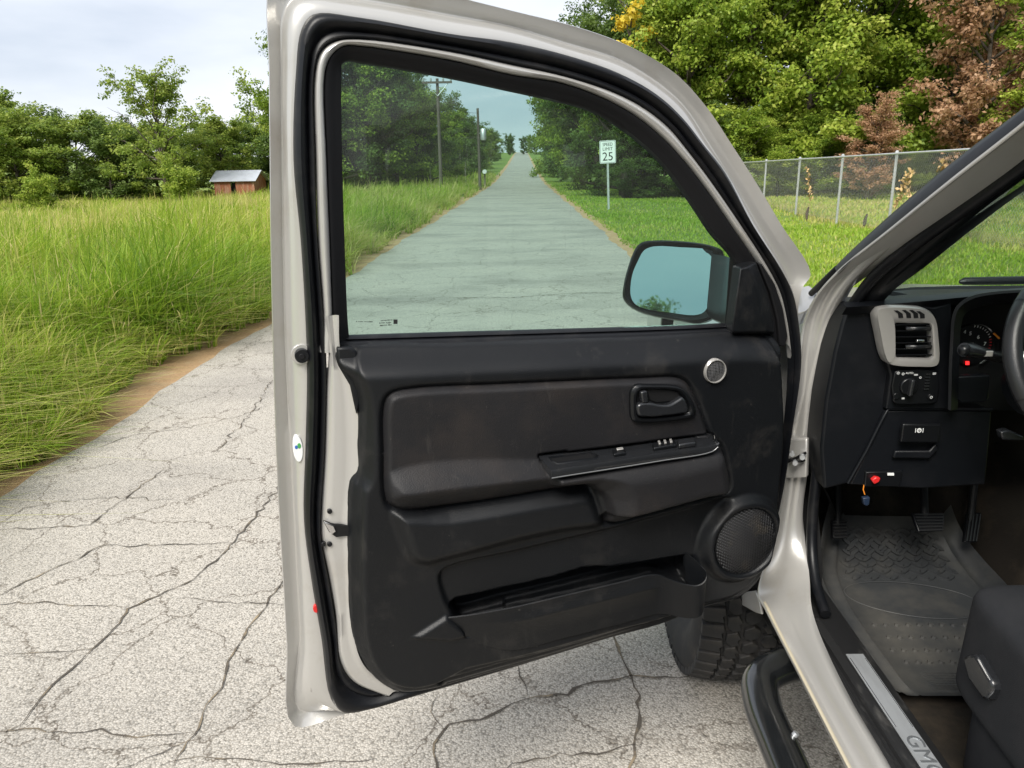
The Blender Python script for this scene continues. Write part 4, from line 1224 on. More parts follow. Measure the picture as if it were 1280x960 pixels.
# fine unevenness of moulded plastic
Wt = Wt + .0008 * np.sin(UU2 * 23 + ZZ2 * 11) + .0006 * np.sin(ZZ2 * 41 - UU2 * 17)
ok = near
cells = ok[:-1, :-1] & ok[:-1, 1:] & ok[1:, 1:] & ok[1:, :-1]
ins_any = (~out[:-1, :-1]) | (~out[:-1, 1:]) | (~out[1:, 1:]) | (~out[1:, :-1])
cells &= ins_any
ii = np.arange(UU.size).reshape(UU.shape)
quads = np.stack([ii[:-1, :-1], ii[:-1, 1:], ii[1:, 1:], ii[1:, :-1]], -1)[:, :, ::-1]
P3 = HP[None, None, :] + DU * UU2[..., None] + DN * Wt[..., None]
P3[..., 2] += ZZ2
P3 = P3.reshape(-1, 3)
cmid = .25 * (s_ins[:-1, :-1] + s_ins[:-1, 1:] + s_ins[1:, 1:] + s_ins[1:, :-1])
def subgrid(name, mask, mat):
    q = quads[mask]
    u, inv = np.unique(q.ravel(), return_inverse=True)
    return np_obj(name, P3[u], inv.reshape(-1, 4), mat, door, smooth=True)
subgrid('trim_panel', cells & (cmid <= 0), M['plastic'])
ip = subgrid('padded_insert', cells & (cmid > 0), M['insert'])
ip['label'] = 'worn dark grey padded insert of the door'
def relief(p):
    """height of the finished trim at (along, up)"""
    i = int(round((p[1] - gz_[0]) / DXY)); j = int(round((p[0] - gu[0]) / DXY))
    return float(Wt[min(max(i, 0), Wt.shape[0] - 1), min(max(j, 0), Wt.shape[1] - 1)])

# trim end cap at the latch side
ec = [(0.9756,1.2488),(0.9543,1.2483),(0.9428,1.2389),(0.9405,1.1961),(0.9408,1.1528),(0.9511,1.1247),(0.9581,1.1792),(0.9755,1.2165)]
dprism('trim_end', ec, .0, .028, M['plastic'], .004)

# sail panel at the mirror
SP0 = [(0.1884,1.3416),(0.1546,1.3508),(0.1234,1.2886),(0.1031,1.23),(0.0966,1.1996),(0.1984,1.2078)]
SP1 = [(0.2014,1.3422),(0.1836,1.3428),(0.154,1.2895),(0.1384,1.2372),(0.1323,1.2108),(0.2115,1.2155)]
n6 = len(SP0)
v = [D3(p, -.01) for p in SP0] + [D3(p, .018) for p in SP0] + [D3(p, .034) for p in SP1]
f = [(i, (i + 1) % n6, (i + 1) % n6 + n6, i + n6) for i in range(n6)] + [(i + n6, (i + 1) % n6 + n6, (i + 1) % n6 + 2 * n6, i + 2 * n6) for i in range(n6)] + [tuple(range(2 * n6, 3 * n6))]
sp = mesh_obj('sail_panel', v, f, M['plastic'], door, smooth=False); bevel(sp, .004, 3, 20); autosmooth(sp, 30)
SPS = [(0.1457,1.3477),(0.1362,1.344),(0.1026,1.302),(0.0789,1.2513),(0.0615,1.1913),(0.0671,1.1679),(0.0792,1.1724),(0.09,1.2272),(0.1125,1.2864)]
dprism('sail_gasket', SPS, .0, .013, M['rubber_matte'], .003)

# speaker grille: shallow dish of perforated mesh
gw = .056
def ell(k, s, w, c=SPK, ru=None, rz=None):
    return [D3(c + np.array([math.cos(2 * math.pi * i / k) * (ru or ru_s) * s, math.sin(2 * math.pi * i / k) * (rz or rz_s) * s]), w) for i in range(k)]
WS = relief(SPK)
def grille_mat(name, scale, base, hole):
    m, n, l, b = new_mat(name)
    tc = n.new('ShaderNodeTexCoord')
    vo = n.new('ShaderNodeTexVoronoi'); vo.inputs['Scale'].default_value = scale; vo.inputs['Randomness'].default_value = 0.0
    l.new(tc.outputs['Object'], vo.inputs['Vector'])
    r = ramp(n, l, vo.outputs['Distance'], [(.32, hole), (.42, base)])
    l.new(r.outputs['Color'], b.inputs['Base Color'])
    b.inputs['Roughness'].default_value = .5
    bump(n, l, b, vo.outputs['Distance'], 1.0, .002)
    return m
M['mesh_metal'] = simple('grille_wire', (.030, .030, .032), .5, .2, dirt=(.10, .085, .065), dirt_scale=18, dirt_lo=.55, dirt_hi=.8)
v = [p for s, w in ((.0, .003), (.5, .0025), (1.0, 0)) for p in ell(36, max(s, .01), WS + .001 + w)]
f = [(i + 36 * a, (i + 1) % 36 + 36 * a, (i + 1) % 36 + 36 * (a + 1), i + 36 * (a + 1)) for a in range(2) for i in range(36)]
dpart('speaker_cone', v, f, M['dark_void'], 60)
# perforated lattice: real crossing bars in a honeycomb lay
geos = []
for ang in (30, 90, 150):
    d = np.array([math.cos(R(ang)), math.sin(R(ang))]); nn = np.array([-d[1], d[0]])
    for k in range(-40, 41):
        o = nn * k * .0058
        e_ = o / np.array([ru_s, rz_s])
        # chord of the ellipse
        a_ = (d[0] / ru_s) ** 2 + (d[1] / rz_s) ** 2
        b_ = 2 * (o[0] * d[0] / ru_s ** 2 + o[1] * d[1] / rz_s ** 2)
        c_ = e_ @ e_ - 1
        q = b_ * b_ - 4 * a_ * c_
        if q <= 0:
            continue
        t0, t1 = (-b_ - q ** .5) / (2 * a_), (-b_ + q ** .5) / (2 * a_)
        A, B = SPK + o + d * t0, SPK + o + d * t1
        h = .0011
        P_ = [A - nn * h, A + nn * h, B + nn * h, B - nn * h]
        geos.append(([D3(p, WS + .0062) for p in P_] + [D3(p, WS + .0045) for p in P_], [(0, 1, 2, 3), (0, 4, 5, 1), (2, 6, 7, 3)]))
v, f = join_geo(geos)
sg_ = dpart('speaker_grille', v, f, M['mesh_metal'], 0)
v = ell(40, 1.0, WS + .004) + ell(40, 1.015, WS + .0075) + ell(40, 1.035, WS + .007) + ell(40, 1.045, WS + .0)
f = [(i + 40 * a, (i + 1) % 40 + 40 * a, (i + 1) % 40 + 40 * (a + 1), i + 40 * (a + 1)) for a in range(3) for i in range(40)]
dpart('speaker_ring', v, f, M['plastic'], 60)

# tweeter
TW = np.array([(0.2629,1.1491)][0]); tw_u = .0235; tw_z = .024
wt_ = relief(TW)
def tell(s, w, k=32):
    return ell(k, s, wt_ + w, TW, tw_u, tw_z)
v = tell(.88, .003) + tell(.91, .007) + tell(.97, .007) + tell(1.02, .003) + tell(1.03, -.004)
f = [(i + 32 * a, (i + 1) % 32 + 32 * a, (i + 1) % 32 + 32 * (a + 1), i + 32 * (a + 1)) for a in range(4) for i in range(32)]
dpart('tweeter_ring', v, f, M['silver_matte'], 60)
v = tell(.90, .004) + tell(.4, .006) + tell(.02, .0065)
f = [(i + 32 * a, (i + 1) % 32 + 32 * a, (i + 1) % 32 + 32 * (a + 1), i + 32 * (a + 1)) for a in range(2) for i in range(32)]
M['tweeter'] = grille_mat('tweeter_mesh', 330, (.05, .05, .052), (.004, .004, .004))
dpart('tweeter_grille', v, f, M['tweeter'], 60)

# inside door handle
HB = [(0.4476,1.1019),(0.4468,1.1303),(0.4371,1.1404),(0.4137,1.1396),(0.3557,1.1322),(0.3364,1.1238),(0.3215,1.106),(0.3076,1.0767),(0.3106,1.0655),(0.3228,1.0619),(0.4315,1.0664),(0.4435,1.0742)]
HI = [(0.4351,1.1052),(0.4341,1.1241),(0.426,1.1311),(0.4059,1.1307),(0.3615,1.1245),(0.3457,1.1181),(0.3347,1.104),(0.3233,1.0832),(0.3245,1.0752),(0.3331,1.0729),(0.4242,1.0768),(0.4327,1.0826)]
hb = [np.array(p) for p in catmull(HB, 3, True)]; hi = [np.array(p) for p in catmull(HI, 3, True)]
w_h = relief(np.mean(HB, 0))
k = len(hb)
rows = [[D3(p, w_h - .01) for p in hb], [D3(p, w_h + .006) for p in hb], [D3(p, w_h + .010) for p in mixr(hb, hi, .35)], [D3(p, w_h + .010) for p in mixr(hb, hi, .7)], [D3(p, w_h + .006) for p in hi], [D3(p, w_h + .001) for p in shrink(hi, .002)]]
v, f = loft(rows, True)
f.append(tuple(range(5 * k, 6 * k)))
dpart('handle_bezel', v, f, M['plastic_smooth'], 40)
cup = [(0.4125,1.1298),(0.3614,1.1229),(0.3474,1.1166),(0.3363,1.1009),(0.3912,1.1004),(0.4049,1.1067)]
dprism('handle_cup', cup, w_h - .004, w_h + .0022, M['dark_void'], .001)
LEV = catmull([(0.4367,1.1052),(0.4101,1.1054),(0.393,1.1004),(0.3709,1.098),(0.3525,1.1056),(0.3424,1.1093),(0.3291,1.0869),(0.3304,1.0789),(0.3407,1.0768),(0.4292,1.0805),(0.4361,1.0861)], 3, True)
dprism('handle_lever', LEV, w_h + .0, w_h + .016, M['switch_panel'], .004)
LOCK = [(0.4315,1.1292),(0.4183,1.131),(0.4142,1.1085),(0.4158,1.1054),(0.4274,1.1067)]
dprism('lock_tab', LOCK, w_h, w_h + .015, M['switch_panel'], .003)

# switch panel: sloping top of the arm rest
def D3v(p, w):
    return D3(p, w)
back = [(0.6281,1.0199),(0.5835,1.0188),(0.4983,1.0159),(0.3827,1.016),(0.2634,1.0147),(0.2522,1.0099)]
frnt = [(0.6237,1.0129),(0.5837,1.0136),(0.5128,1.015),(0.4018,1.0177),(0.2927,1.0198),(0.2807,1.0232)]
low_ = [(0.623,0.9981),(0.5844,0.9989),(0.5134,1.0),(0.4022,1.0024),(0.2965,1.0063),(0.2831,1.0144)]
bk, fr_, lo_ = catmull(back, 5), catmull(frnt, 5), catmull(low_, 5)
rows = [[D3(p, .055) for p in bk], [D3(p, .066) for p in bk]]
for t in (.06, .3, .6, .85):
    rows.append([D3(np.array(a) * (1 - t) + np.array(c) * t, .066 * (1 - t) + .118 * t) for a, c in zip(bk, fr_)])
rows += [[D3(p, .1215) for p in fr_], [D3(p, .1235) for p in mixr(fr_, lo_, .25)], [D3(p, .1235) for p in mixr(fr_, lo_, .8)], [D3(p, .121) for p in lo_], [D3(p, .10) for p in lo_]]
v, f = loft(rows)
# end caps
nrow, ncol = len(rows), len(rows[0])
f.append(tuple(i * ncol for i in range(nrow))); f.append(tuple(i * ncol + ncol - 1 for i in reversed(range(nrow))))
dpart('switch_panel', v, f, M['switch_panel'], 40)
tube('switch_panel_highlight', [D3(p, .1225) for p in lo_], .0012, M['grey_line'], door, 6)  # pale line added along the front lip as its highlight
def on_top(s, t):
    """3-D point on the sloping switch panel; s along (0 rear - 1 hinge), t back to front"""
    i = s * (len(bk) - 1); i0 = min(int(i), len(bk) - 2); w = i - i0
    a = np.array(bk[i0]) * (1 - w) + np.array(bk[i0 + 1]) * w
    c = np.array(fr_[i0]) * (1 - w) + np.array(fr_[i0 + 1]) * w
    return np.array(D3(a * (1 - t) + c * t, .066 * (1 - t) + .118 * t))
nrm_top = np.cross(on_top(.6, .5) - on_top(.4, .5), on_top(.5, .7) - on_top(.5, .3)); nrm_top /= np.linalg.norm(nrm_top)
if nrm_top[2] < 0:
    nrm_top = -nrm_top
def top_patch(name, s0, s1, t0, t1, h0, h1, mat, bev=.0015, skew=0):
    poly = [on_top(s0, t0) + nrm_top * h0, on_top(s1, t0) + nrm_top * h0, on_top(s1 + skew, t1) + nrm_top * h0, on_top(s0 + skew, t1) + nrm_top * h0]
    return prism(name, poly, nrm_top * (h1 - h0), mat, door, bev)
# grab recess with raised lip
def ring_patch(name, s0, s1, t0, t1, mat, h=.003, e=.018, et=.14):
    o = [on_top(s0, t0), on_top(s1 - .03, t0), on_top(s1, (t0 + t1) / 2), on_top(s1 - .01, t1), on_top(s0 + .03, t1), on_top(s0, (t0 + t1) / 2)]
    i_ = [on_top(s0 + e, t0 + et), on_top(s1 - .03 - e * .5, t0 + et), on_top(s1 - e, (t0 + t1) / 2), on_top(s1 - .01 - e, t1 - et), on_top(s0 + .03 + e * .5, t1 - et), on_top(s0 + e, (t0 + t1) / 2)]
    n_ = len(o)
    v = [tuple(p + nrm_top * .0003) for p in o] + [tuple(p * .7 + q * .3 + nrm_top * h) for p, q in zip(o, i_)] + [tuple(q + nrm_top * .0008) for q in i_]
    f = [(a + b * n_, (a + 1) % n_ + b * n_, (a + 1) % n_ + (b + 1) * n_, a + (b + 1) * n_) for b in range(2) for a in range(n_)]
    dpart(name, v, f, mat, 60)
    return [tuple(q + nrm_top * .0007) for q in i_]
rec = ring_patch('grab_recess_lip', .07, .37, .14, .74, M['plastic'], .002)
dpart('grab_recess', rec, [tuple(range(len(rec)))], M['dark_void'], 0)
top_patch('lock_switch', .43, .475, .35, .78, .0, .006, M['plastic_smooth'])
top_patch('lock_switch_key', .445, .47, .35, .55, .006, .009, M['silver_matte'])
top_patch('window_switch', .575, .655, .30, .80, .0, .007, M['plastic_smooth'], .002)
for s in (.60, .62, .64):
    top_patch('switch_rib', s - .004, s + .004, .30, .62, .007, .0105, M['silver_matte'], .0008)
top_patch('window_switch', .66, .72, .45, .98, .0, .010, M['switch_panel'], .003)
top_patch('mirror_switch', .83, .90, .30, .72, .0, .003, M['plastic_smooth'])
for s in (.845, .87):
    top_patch('mirror_switch_key', s, s + .018, .32, .62, .003, .008, M['silver_matte'] if s > .85 else M['plastic_smooth'], .001)

# map pocket wall with its curled hinge-side end
top_e = [(0.8904,0.7083),(0.8402,0.7146),(0.7956,0.7155),(0.6913,0.7181),(0.5759,0.7248),(0.4558,0.7318),(0.3991,0.7355),(0.3737,0.7307),(0.3476,0.7166),(0.3194,0.7056),(0.295,0.7028),(0.2786,0.7109),(0.2718,0.7227),(0.2781,0.735),(0.3018,0.7596)]
bot_e = [(0.8864,0.6924),(0.8396,0.6838),(0.7951,0.667),(0.6899,0.6165),(0.5717,0.6214),(0.4483,0.6284),(0.3902,0.6332),(0.3643,0.6335),(0.3379,0.6261),(0.3092,0.6182),(0.2845,0.6188),(0.2735,0.6262),(0.2664,0.6383),(0.2713,0.6546),(0.2919,0.6834)]
wt_e = [.052, .060, .070, .078, .080, .081, .081, .080, .083, .092, .100, .100, .092, .075, .050]
wb_e = [.050, .054, .060, .066, .068, .069, .069, .069, .072, .080, .088, .088, .080, .066, .045]
te = catmull([(*p, w) for p, w in zip(top_e, wt_e)], 5); be = catmull([(*p, w) for p, w in zip(bot_e, wb_e)], 5)
te = [np.array(p) for p in te]; be = [np.array(p) for p in be]
g = lambda p: D3(p[:2], p[2])
def back_(p, d):
    return np.array([p[0], p[1], p[2] - d])
rows = [[g(back_(t * .45 + b_ * .55, .006)) for t, b_ in zip(te, be)], [g(back_(t, .005)) for t in te], [g(back_(t + [0, .0015, 0], .002)) for t in te], [g(t) for t in te]]
for t in (.22, .27, .33, .38, .75, .93):
    dd_ = {.27: .004, .33: .004}.get(t, 0.0)
    rows.append([g(back_(a * (1 - t) + c * t, -dd_ * sstep(i, 12, 18) * (1 - sstep(i, 30, 36)))) for i, (a, c) in enumerate(zip(te, be))])
rows.append([g(c) for c in be]); rows.append([g(back_(c, .03)) for c in be])
v, f = loft(rows)
dpart('map_pocket', v, f, M['plastic'], 45)

# window print: maker's square and rows of tiny lettering seen reversed from inside
sq = [(0.8697,1.2806),(0.8626,1.28),(0.8631,1.2721),(0.8702,1.2726)]
dprism('glass_mark', sq, -.0215, -.0205, M['sign_black'], 0)
geos = []
def dash_row(px0, px1, py, h, seed):
    r = np.random.default_rng(seed)
    x = px0
    return [(x0_, x0_ + w_) for x0_, w_ in zip(np.arange(px0, px1, 1.25), r.uniform(.4, 1.1, 100)) if r.random() > .12]
ROWS = [(0.9372,1.282),(0.9067,1.2792),(0.8925,1.2801),(0.8726,1.2801),(0.8955,1.276),(0.8728,1.2757),(0.8945,1.2716),(0.8732,1.2714)]
r = np.random.default_rng(3)
for a, c in zip(ROWS[0::2], ROWS[1::2]):
    a, c = np.array(a), np.array(c)
    L_ = np.linalg.norm(c - a); k = int(L_ / .0017)
    for i in range(k):
        if r.random() < .14:
            continue
        p = a + (c - a) * (i + .5) / k
        hw, hh = .00062 * r.uniform(.5, 1.1), .0011 * r.uniform(.6, 1.2)
        geos.append(([D3(p + np.array([dx * hw, dz * hh]), -.0207) for dx, dz in ((-1, -1), (1, -1), (1, 1), (-1, 1))], [(0, 1, 2, 3)]))
v, f = join_geo(geos)
pr = dpart('glass_print', v, f, M['sign_black'], 0); pr['kind'] = 'stuff'

# ------------------------------------------------------------------ exterior mirror, hung outside the glass
MC = (HP + DU * .22 + DN * -.17); 
MG = [(0.2368,1.6923,1.2758),(0.2421,1.698,1.3071),(0.2525,1.7011,1.3313),(0.2663,1.7034,1.3555),(0.2868,1.701,1.3642),(0.3426,1.689,1.3628),(0.4075,1.6741,1.3565),(0.4125,1.6712,1.3481),(0.411,1.6616,1.3025),(0.4062,1.652,1.2533),(0.393,1.6488,1.2257),(0.3713,1.6517,1.2184),(0.3258,1.6621,1.2224),(0.2764,1.6737,1.2281),(0.2488,1.6816,1.2379),(0.2385,1.6871,1.2533)]
MH = [(0.2212,1.691,1.2547),(0.223,1.6967,1.2825),(0.23,1.7016,1.3121),(0.244,1.7073,1.3519),(0.2561,1.7085,1.3692),(0.2749,1.7061,1.3761),(0.371,1.6853,1.3731),(0.4124,1.6749,1.3649),(0.4305,1.6689,1.3549),(0.434,1.6587,1.3112),(0.4294,1.6457,1.247),(0.4146,1.6421,1.216),(0.3847,1.6456,1.2033),(0.3427,1.6553,1.2074),(0.266,1.6743,1.221),(0.2332,1.6848,1.2376)]
mn = np.array([-0.20, -0.955, 0.207]); mn /= np.linalg.norm(mn)
mg = catmull(MG, 3, True); mh = catmull(MH, 3, True)
v = [tuple(p + mn * -.001) for p in mg]
mesh_obj('mirror_glass', v, [tuple(range(len(v)))], M['mirror'], door, smooth=False)
mc_ = np.mean(mh, 0)
def sc(ring, s, d, sh=(0, 0, 0)):
    return [mc_ + (p - mc_) * s - mn * d + np.array(sh) for p in ring]
rows = [[p - mn * .004 for p in mg], [p * .6 + q * .4 - mn * .002 for p, q in zip(mg, mh)], [q + mn * .006 for q in mixr(mg, mh, .75)], [q + mn * .002 for q in mh], sc(mh, 1.03, .03), sc(mh, 1.0, .07), sc(mh, .88, .11), sc(mh, .62, .135), sc(mh, .2, .145)]
v, f = loft(rows, True)
f.append(tuple(range(len(v) - len(mh), len(v))))
dpart('mirror_housing', v, f, M['plastic_smooth'], 50)
arm_a = [(0.4256,1.6685,1.3482),(0.4568,1.6587,1.3333),(0.4493,1.6314,1.2),(0.4146,1.6421,1.216)]
arm_b = [(0.1842,1.3549),(0.1457,1.3368),(0.139,1.2031),(0.1855,1.2135)]
arm_b = [np.array(D3(p, -.03)) for p in arm_b]
rows = [[np.array(p) + np.array((-.02, .02, 0)) for p in arm_a], [np.array(p) * .5 + q * .5 for p, q in zip(arm_a, arm_b)], arm_b]
v, f = loft([[tuple(p) for p in rw] for rw in rows], True)
f.append((0, 1, 2, 3))
am = dpart('mirror_arm', v, f, M['plastic_smooth'], 50)
br = [(0.323,1.76,1.1945),(0.3511,1.76,1.1922),(0.3485,1.76,1.1636),(0.3222,1.76,1.1639)]
prism('mirror_bracket', br, (0, .02, 0), M['plastic_smooth'], door, .003)


# ------------------------------------------------------------------ body side: pillar, hinge post and rocker in one pressing
AX = [.745,.73,.70,.675,.655,.64,.63,.62,.615,.61,.605,.60,.58,.552,.55,.55,.55,.55]
PA = [(0.745,1.1127,1.6392),(0.73,1.1784,1.5908),(0.7,1.2943,1.5098),(0.675,1.4412,1.4152),(0.655,1.6042,1.3169),(0.64,1.6735,1.2498),(0.63,1.6961,1.1952),(0.62,1.6856,1.1237),(0.615,1.6746,1.0324),(0.61,1.689,0.9303),(0.605,1.6732,0.8361),(0.6,1.6731,0.7331),(0.58,1.6583,0.6349),(0.552,1.6263,0.5457),(0.55,1.5563,0.5423),(0.55,1.3268,0.5336),(0.55,1.098,0.5254),(0.55,0.8846,0.5168)]
PB = [(0.79,1.1681,1.6011),(0.775,1.2393,1.55),(0.745,1.3445,1.4781),(0.72,1.4533,1.4076),(0.7,1.5614,1.3284),(0.69,1.6178,1.2738),(0.685,1.6684,1.1999),(0.68,1.6867,1.1226),(0.675,1.6973,1.0248),(0.67,1.6947,0.9276),(0.668,1.6855,0.8303),(0.665,1.6823,0.7449),(0.66,1.6553,0.672),(0.645,1.5756,0.6072),(0.622,1.4848,0.5813),(0.607,1.2743,0.5601),(0.607,1.0642,0.5547),(0.607,0.8658,0.5385)]
ca = [np.array(p) for p in catmull(PA, 8)]; cb = [np.array(p) for p in catmull(PB, 8)]
# run the rocker back past the camera
ca += [np.array([.55, .2, ca[-1][2]]), np.array([.55, -.6, ca[-1][2]])]; cb += [np.array([.607, .2, cb[-1][2]]), np.array([.607, -.6, cb[-1][2]])]
nr = []
for i in range(len(ca)):
    t = ca[min(i + 1, len(ca) - 1)] - ca[max(i - 1, 0)]
    c = np.cross(t, cb[i] - ca[i]); c /= max(np.linalg.norm(c), 1e-9)
    if c @ (np.array([0, 0, 1.54]) - ca[i]) < 0:
        c = -c
    nr.append(c)
for _ in range(12):
    nr = [(nr[max(i - 1, 0)] + nr[i] * 2 + nr[min(i + 1, len(nr) - 1)]) for i in range(len(nr))]
    nr = [v_ / np.linalg.norm(v_) for v_ in nr]
rows = [[p + np.array([.05, .07, -.06]) for p in ca], [p + np.array([.004, .012, -.012]) for p in ca]]
for t, d in ((0, 0), (.05, .005), (.12, .004), (.20, -.007), (.42, -.009), (.52, -.002), (.62, .006), (.80, .008), (.93, .005), (1, -.004), (1.06, -.02)):
    rows.append([a * (1 - t) + c * t + n_ * d * (1 - .95 * math.exp(-((i - 106) / 15.0) ** 2)) for i, (a, c, n_) in enumerate(zip(ca, cb, nr))])
v, f = loft([[tuple(p) for p in rw] for rw in rows])
autosmooth(mesh_obj('body_side', v, f, M['silver'], truck), 175)
# seam sealer bead on the rocker
i0 = 8 * 13
tube('seam_bead', [a * .93 + c * .07 + n_ * .006 for a, c, n_ in list(zip(ca, cb, nr))[i0 + 6:]], .0035, M['seam'], truck, 6)

# windscreen moulding, black
MO = [(0.765,1.1478,1.6611),(0.75,1.2159,1.6117),(0.72,1.3377,1.5335),(0.695,1.49,1.435),(0.68,1.6102,1.3557),(0.67,1.6557,1.3185)]
MI = [(0.748,1.1169,1.6386),(0.733,1.1829,1.5898),(0.703,1.2995,1.5084),(0.678,1.4472,1.4132),(0.662,1.5489,1.3483),(0.655,1.5993,1.3142)]
mo = [np.array(p) for p in catmull(MO, 6)]; mi = [np.array(p) for p in catmull(MI, 6)]
rows = [[p + [.03, .05, 0] for p in mo], mo, [a * .5 + c * .5 + np.array([-.006, -.008, .004]) for a, c in zip(mo, mi)], mi, [p + [.01, .02, -.01] for p in mi]]
v, f = loft([[tuple(p) for p in rw] for rw in rows])
autosmooth(mesh_obj('windshield_moulding', v, f, M['rubber'], truck), 50)
tube('pillar_trim_clip', [(0.665,1.6304,1.3201),(0.655,1.6667,1.2859),(0.65,1.7208,1.2508)], [.006, .008, .007], M['rubber'], truck, 8)

# rubber seal of the door opening
SE = [(0.8,1.1769,1.5795),(0.787,1.2524,1.5272),(0.757,1.3595,1.4517),(0.732,1.4594,1.3832),(0.712,1.5549,1.3112),(0.702,1.6049,1.2536),(0.697,1.6483,1.193),(0.692,1.6678,1.127),(0.687,1.6771,1.0307),(0.682,1.6737,0.9349),(0.68,1.664,0.8391),(0.677,1.6565,0.7403),(0.672,1.6257,0.6518),(0.665,1.5683,0.6009),(0.66,1.4899,0.5716)]
sp_ = catmull(SE, 6)
tube('opening_seal', sp_, .0125, M['rubber'], truck, 10)
# inside pillar trim between the seal and the windscreen
PI = [(0.86,1.2507,1.5284),(0.845,1.3337,1.4847),(0.81,1.4076,1.4157),(0.78,1.4926,1.3392),(0.76,1.57,1.2787),(0.75,1.6035,1.2394)]
PS = [(0.81,1.191,1.5778),(0.795,1.2645,1.5246),(0.765,1.3731,1.4481),(0.74,1.4746,1.3785),(0.72,1.5715,1.3055),(0.71,1.6224,1.247)]
a_ = [np.array(p) for p in catmull(PS, 6)]; c_ = [np.array(p) for p in catmull(PI, 6)]
rows = [[p + [.0, .03, 0] for p in a_], a_, [p * .7 + q * .3 + np.array([-.006, -.012, .0]) for p, q in zip(a_, c_)], [p * .3 + q * .7 + np.array([-.004, -.010, 0]) for p, q in zip(a_, c_)], c_, [q + np.array([.01, .05, .0]) for q in c_]]
v, f = loft([[tuple(p) for p in rw] for rw in rows])
autosmooth(mesh_obj('pillar_trim', v, f, M['dash'], truck), 60)

# hinge-post bracket with the door check strap and its wiring
BK = [(0.618,1.6972,0.9113),(0.65,1.6595,0.9267),(0.65,1.642,0.8366),(0.616,1.6795,0.8191)]
prism('check_bracket', [np.array(p) + [-.004, -.006, 0] for p in BK], (.01, .012, 0), M['silver'], truck, .004)
tube('check_strap', [(0.59,1.6725,0.8568),(0.61,1.6621,0.8668),(0.628,1.658,0.8782),(0.64,1.6394,0.8972)], .0035, M['rubber_matte'], truck, 6)
tube('check_strap', [(0.59,1.6633,0.8665),(0.61,1.6484,0.8782),(0.628,1.6365,0.8768),(0.64,1.64,0.8792)], .003, M['rubber_matte'], truck, 6)
for q in [(0.632,1.6306,0.8909),(0.615,1.6502,0.8913),(0.62,1.639,0.8739)]:
    tube('bolt', [np.array(q) + [.0, .006, 0], np.array(q) + [-.004, -.006, 0]], .006, M['steel'], truck, 8)

# front wing, lower wing corner, cowl corner and bonnet
arch = [(2.15 + .47 * math.cos(a), .43 + .47 * math.sin(a)) for a in np.linspace(R(17), R(163), 22)]
side = [(1.67, .56), (1.67, 1.03), (1.9, 1.05), (2.5, 1.03), (3.05, .95), (3.1, .60), (2.64, .56)] 
poly = [(.50, y, z) for y, z in [(1.67, 1.03), (1.9, 1.05), (2.5, 1.03), (3.05, .95), (3.1, .60)] + arch[::1] + [(1.67, .56)]]
prism('front_wing', poly, (.10, 0, 0), M['silver'], truck)
prism('wing_corner', [(0.56,1.8591,0.3841),(0.56,1.7533,0.4684),(0.56,1.6681,0.5246),(0.56,1.6329,0.5154),(0.56,1.6088,0.4956),(0.56,1.6549,0.4703),(0.56,1.7579,0.4255)], (.006, .0, 0), M['silver'], truck, .004)
rows = []
for y, dz, dx in ((1.70, 0, .0), (1.85, -.012, 0), (2.2, -.035, 0), (2.6, -.075, .0), (3.05, -.16, .02)):
    rows.append([(.505 + dx, y, 1.02 + dz), (.53, y, 1.06 + dz), (.60, y, 1.125 + dz), (.68, y, 1.165 + dz), (.9, y + .12, 1.165 + dz), (1.42, y + .2, 1.175 + dz), (1.95, y + .12, 1.165 + dz), (2.2, y, 1.16 + dz), (2.34, y, 1.02 + dz)])
v, f = loft(rows)
autosmooth(mesh_obj('bonnet', v, f, M['silver'], truck), 60)
CP = [(0.6321,1.78,1.232),(0.6505,1.8,1.2513),(0.6744,1.8,1.2566),(0.6636,1.72,1.2562),(0.642,1.68,1.2343),(0.6316,1.7,1.2127),(0.6323,1.76,1.1939)]
prism('cowl_corner', CP, (.03, .10, -.05), M['silver'], truck, .003)

# ------------------------------------------------------------------ sill: scuff plate, metal tread plate, inner ledge
zB = cb[-1][2]
SF = [(0.5884,1.4548,0.585),(0.6093,1.4699,0.585),(0.6265,1.479,0.585),(0.6353,1.4696,0.585)]
y_far = 1.535
def sill_strip(name, prof, y0, y1, mat, k=2):
    ysn = np.linspace(y1, y0, k)
    v, f = loft([[(x, y, z) for x, z in prof] for y in ysn])
    return autosmooth(mesh_obj(name, v, f, mat, truck), 40)
sill_strip('scuff_plate', [(.600, zB - .004), (.602, zB + .006), (.608, zB + .010), (.622, zB + .011), (.625, zB + .007), (.632, zB + .007), (.635, zB + .014), (.652, zB + .017)], 1.49, -.6, M['scuff'], 30)
sill_strip('inner_sill', [(.648, zB + .010), (.655, zB + .016), (.700, zB + .016), (.712, zB + .010), (.722, zB - .03), (.730, .43)], 1.68, -.6, M['scuff'], 30)
prism('sill_cap', [(.600, 1.49, zB), (.602, 1.49, zB + .006), (.622, 1.495, zB + .011), (.652, 1.50, zB + .017), (.652, 1.50, zB)], (0, .006, 0), M['scuff'], truck, .002)
TP = [(0.6549,1.3685,0.571),(0.6811,1.3683,0.571)]
ty = TP[0][1]
zt = zB + .0165
box('tread_plate', (.6745, (ty - .55) / 2, zt + .001), (.036, ty + .55, .0025), M['steel'], truck, None, .0008)
ge = []
for xx in (.6595, .6895):
    ge.append(box_geo((xx, ty - .01 - .105, zt + .0026), (.0012, .20, .0008)))
v, f = join_geo(ge)
mesh_obj('plate_border', v, f, M['chrome'], truck, smooth=False)
GM = [(0.678,1.12,0.571)][0]
mw = frame((.6745, GM[1] - .036, zt + .0026), (0, -1, 0), (1, 0, 0), (0, 0, 1))
M['letter'] = simple('stamped_letter', (.20, .21, .22), .4, .6)
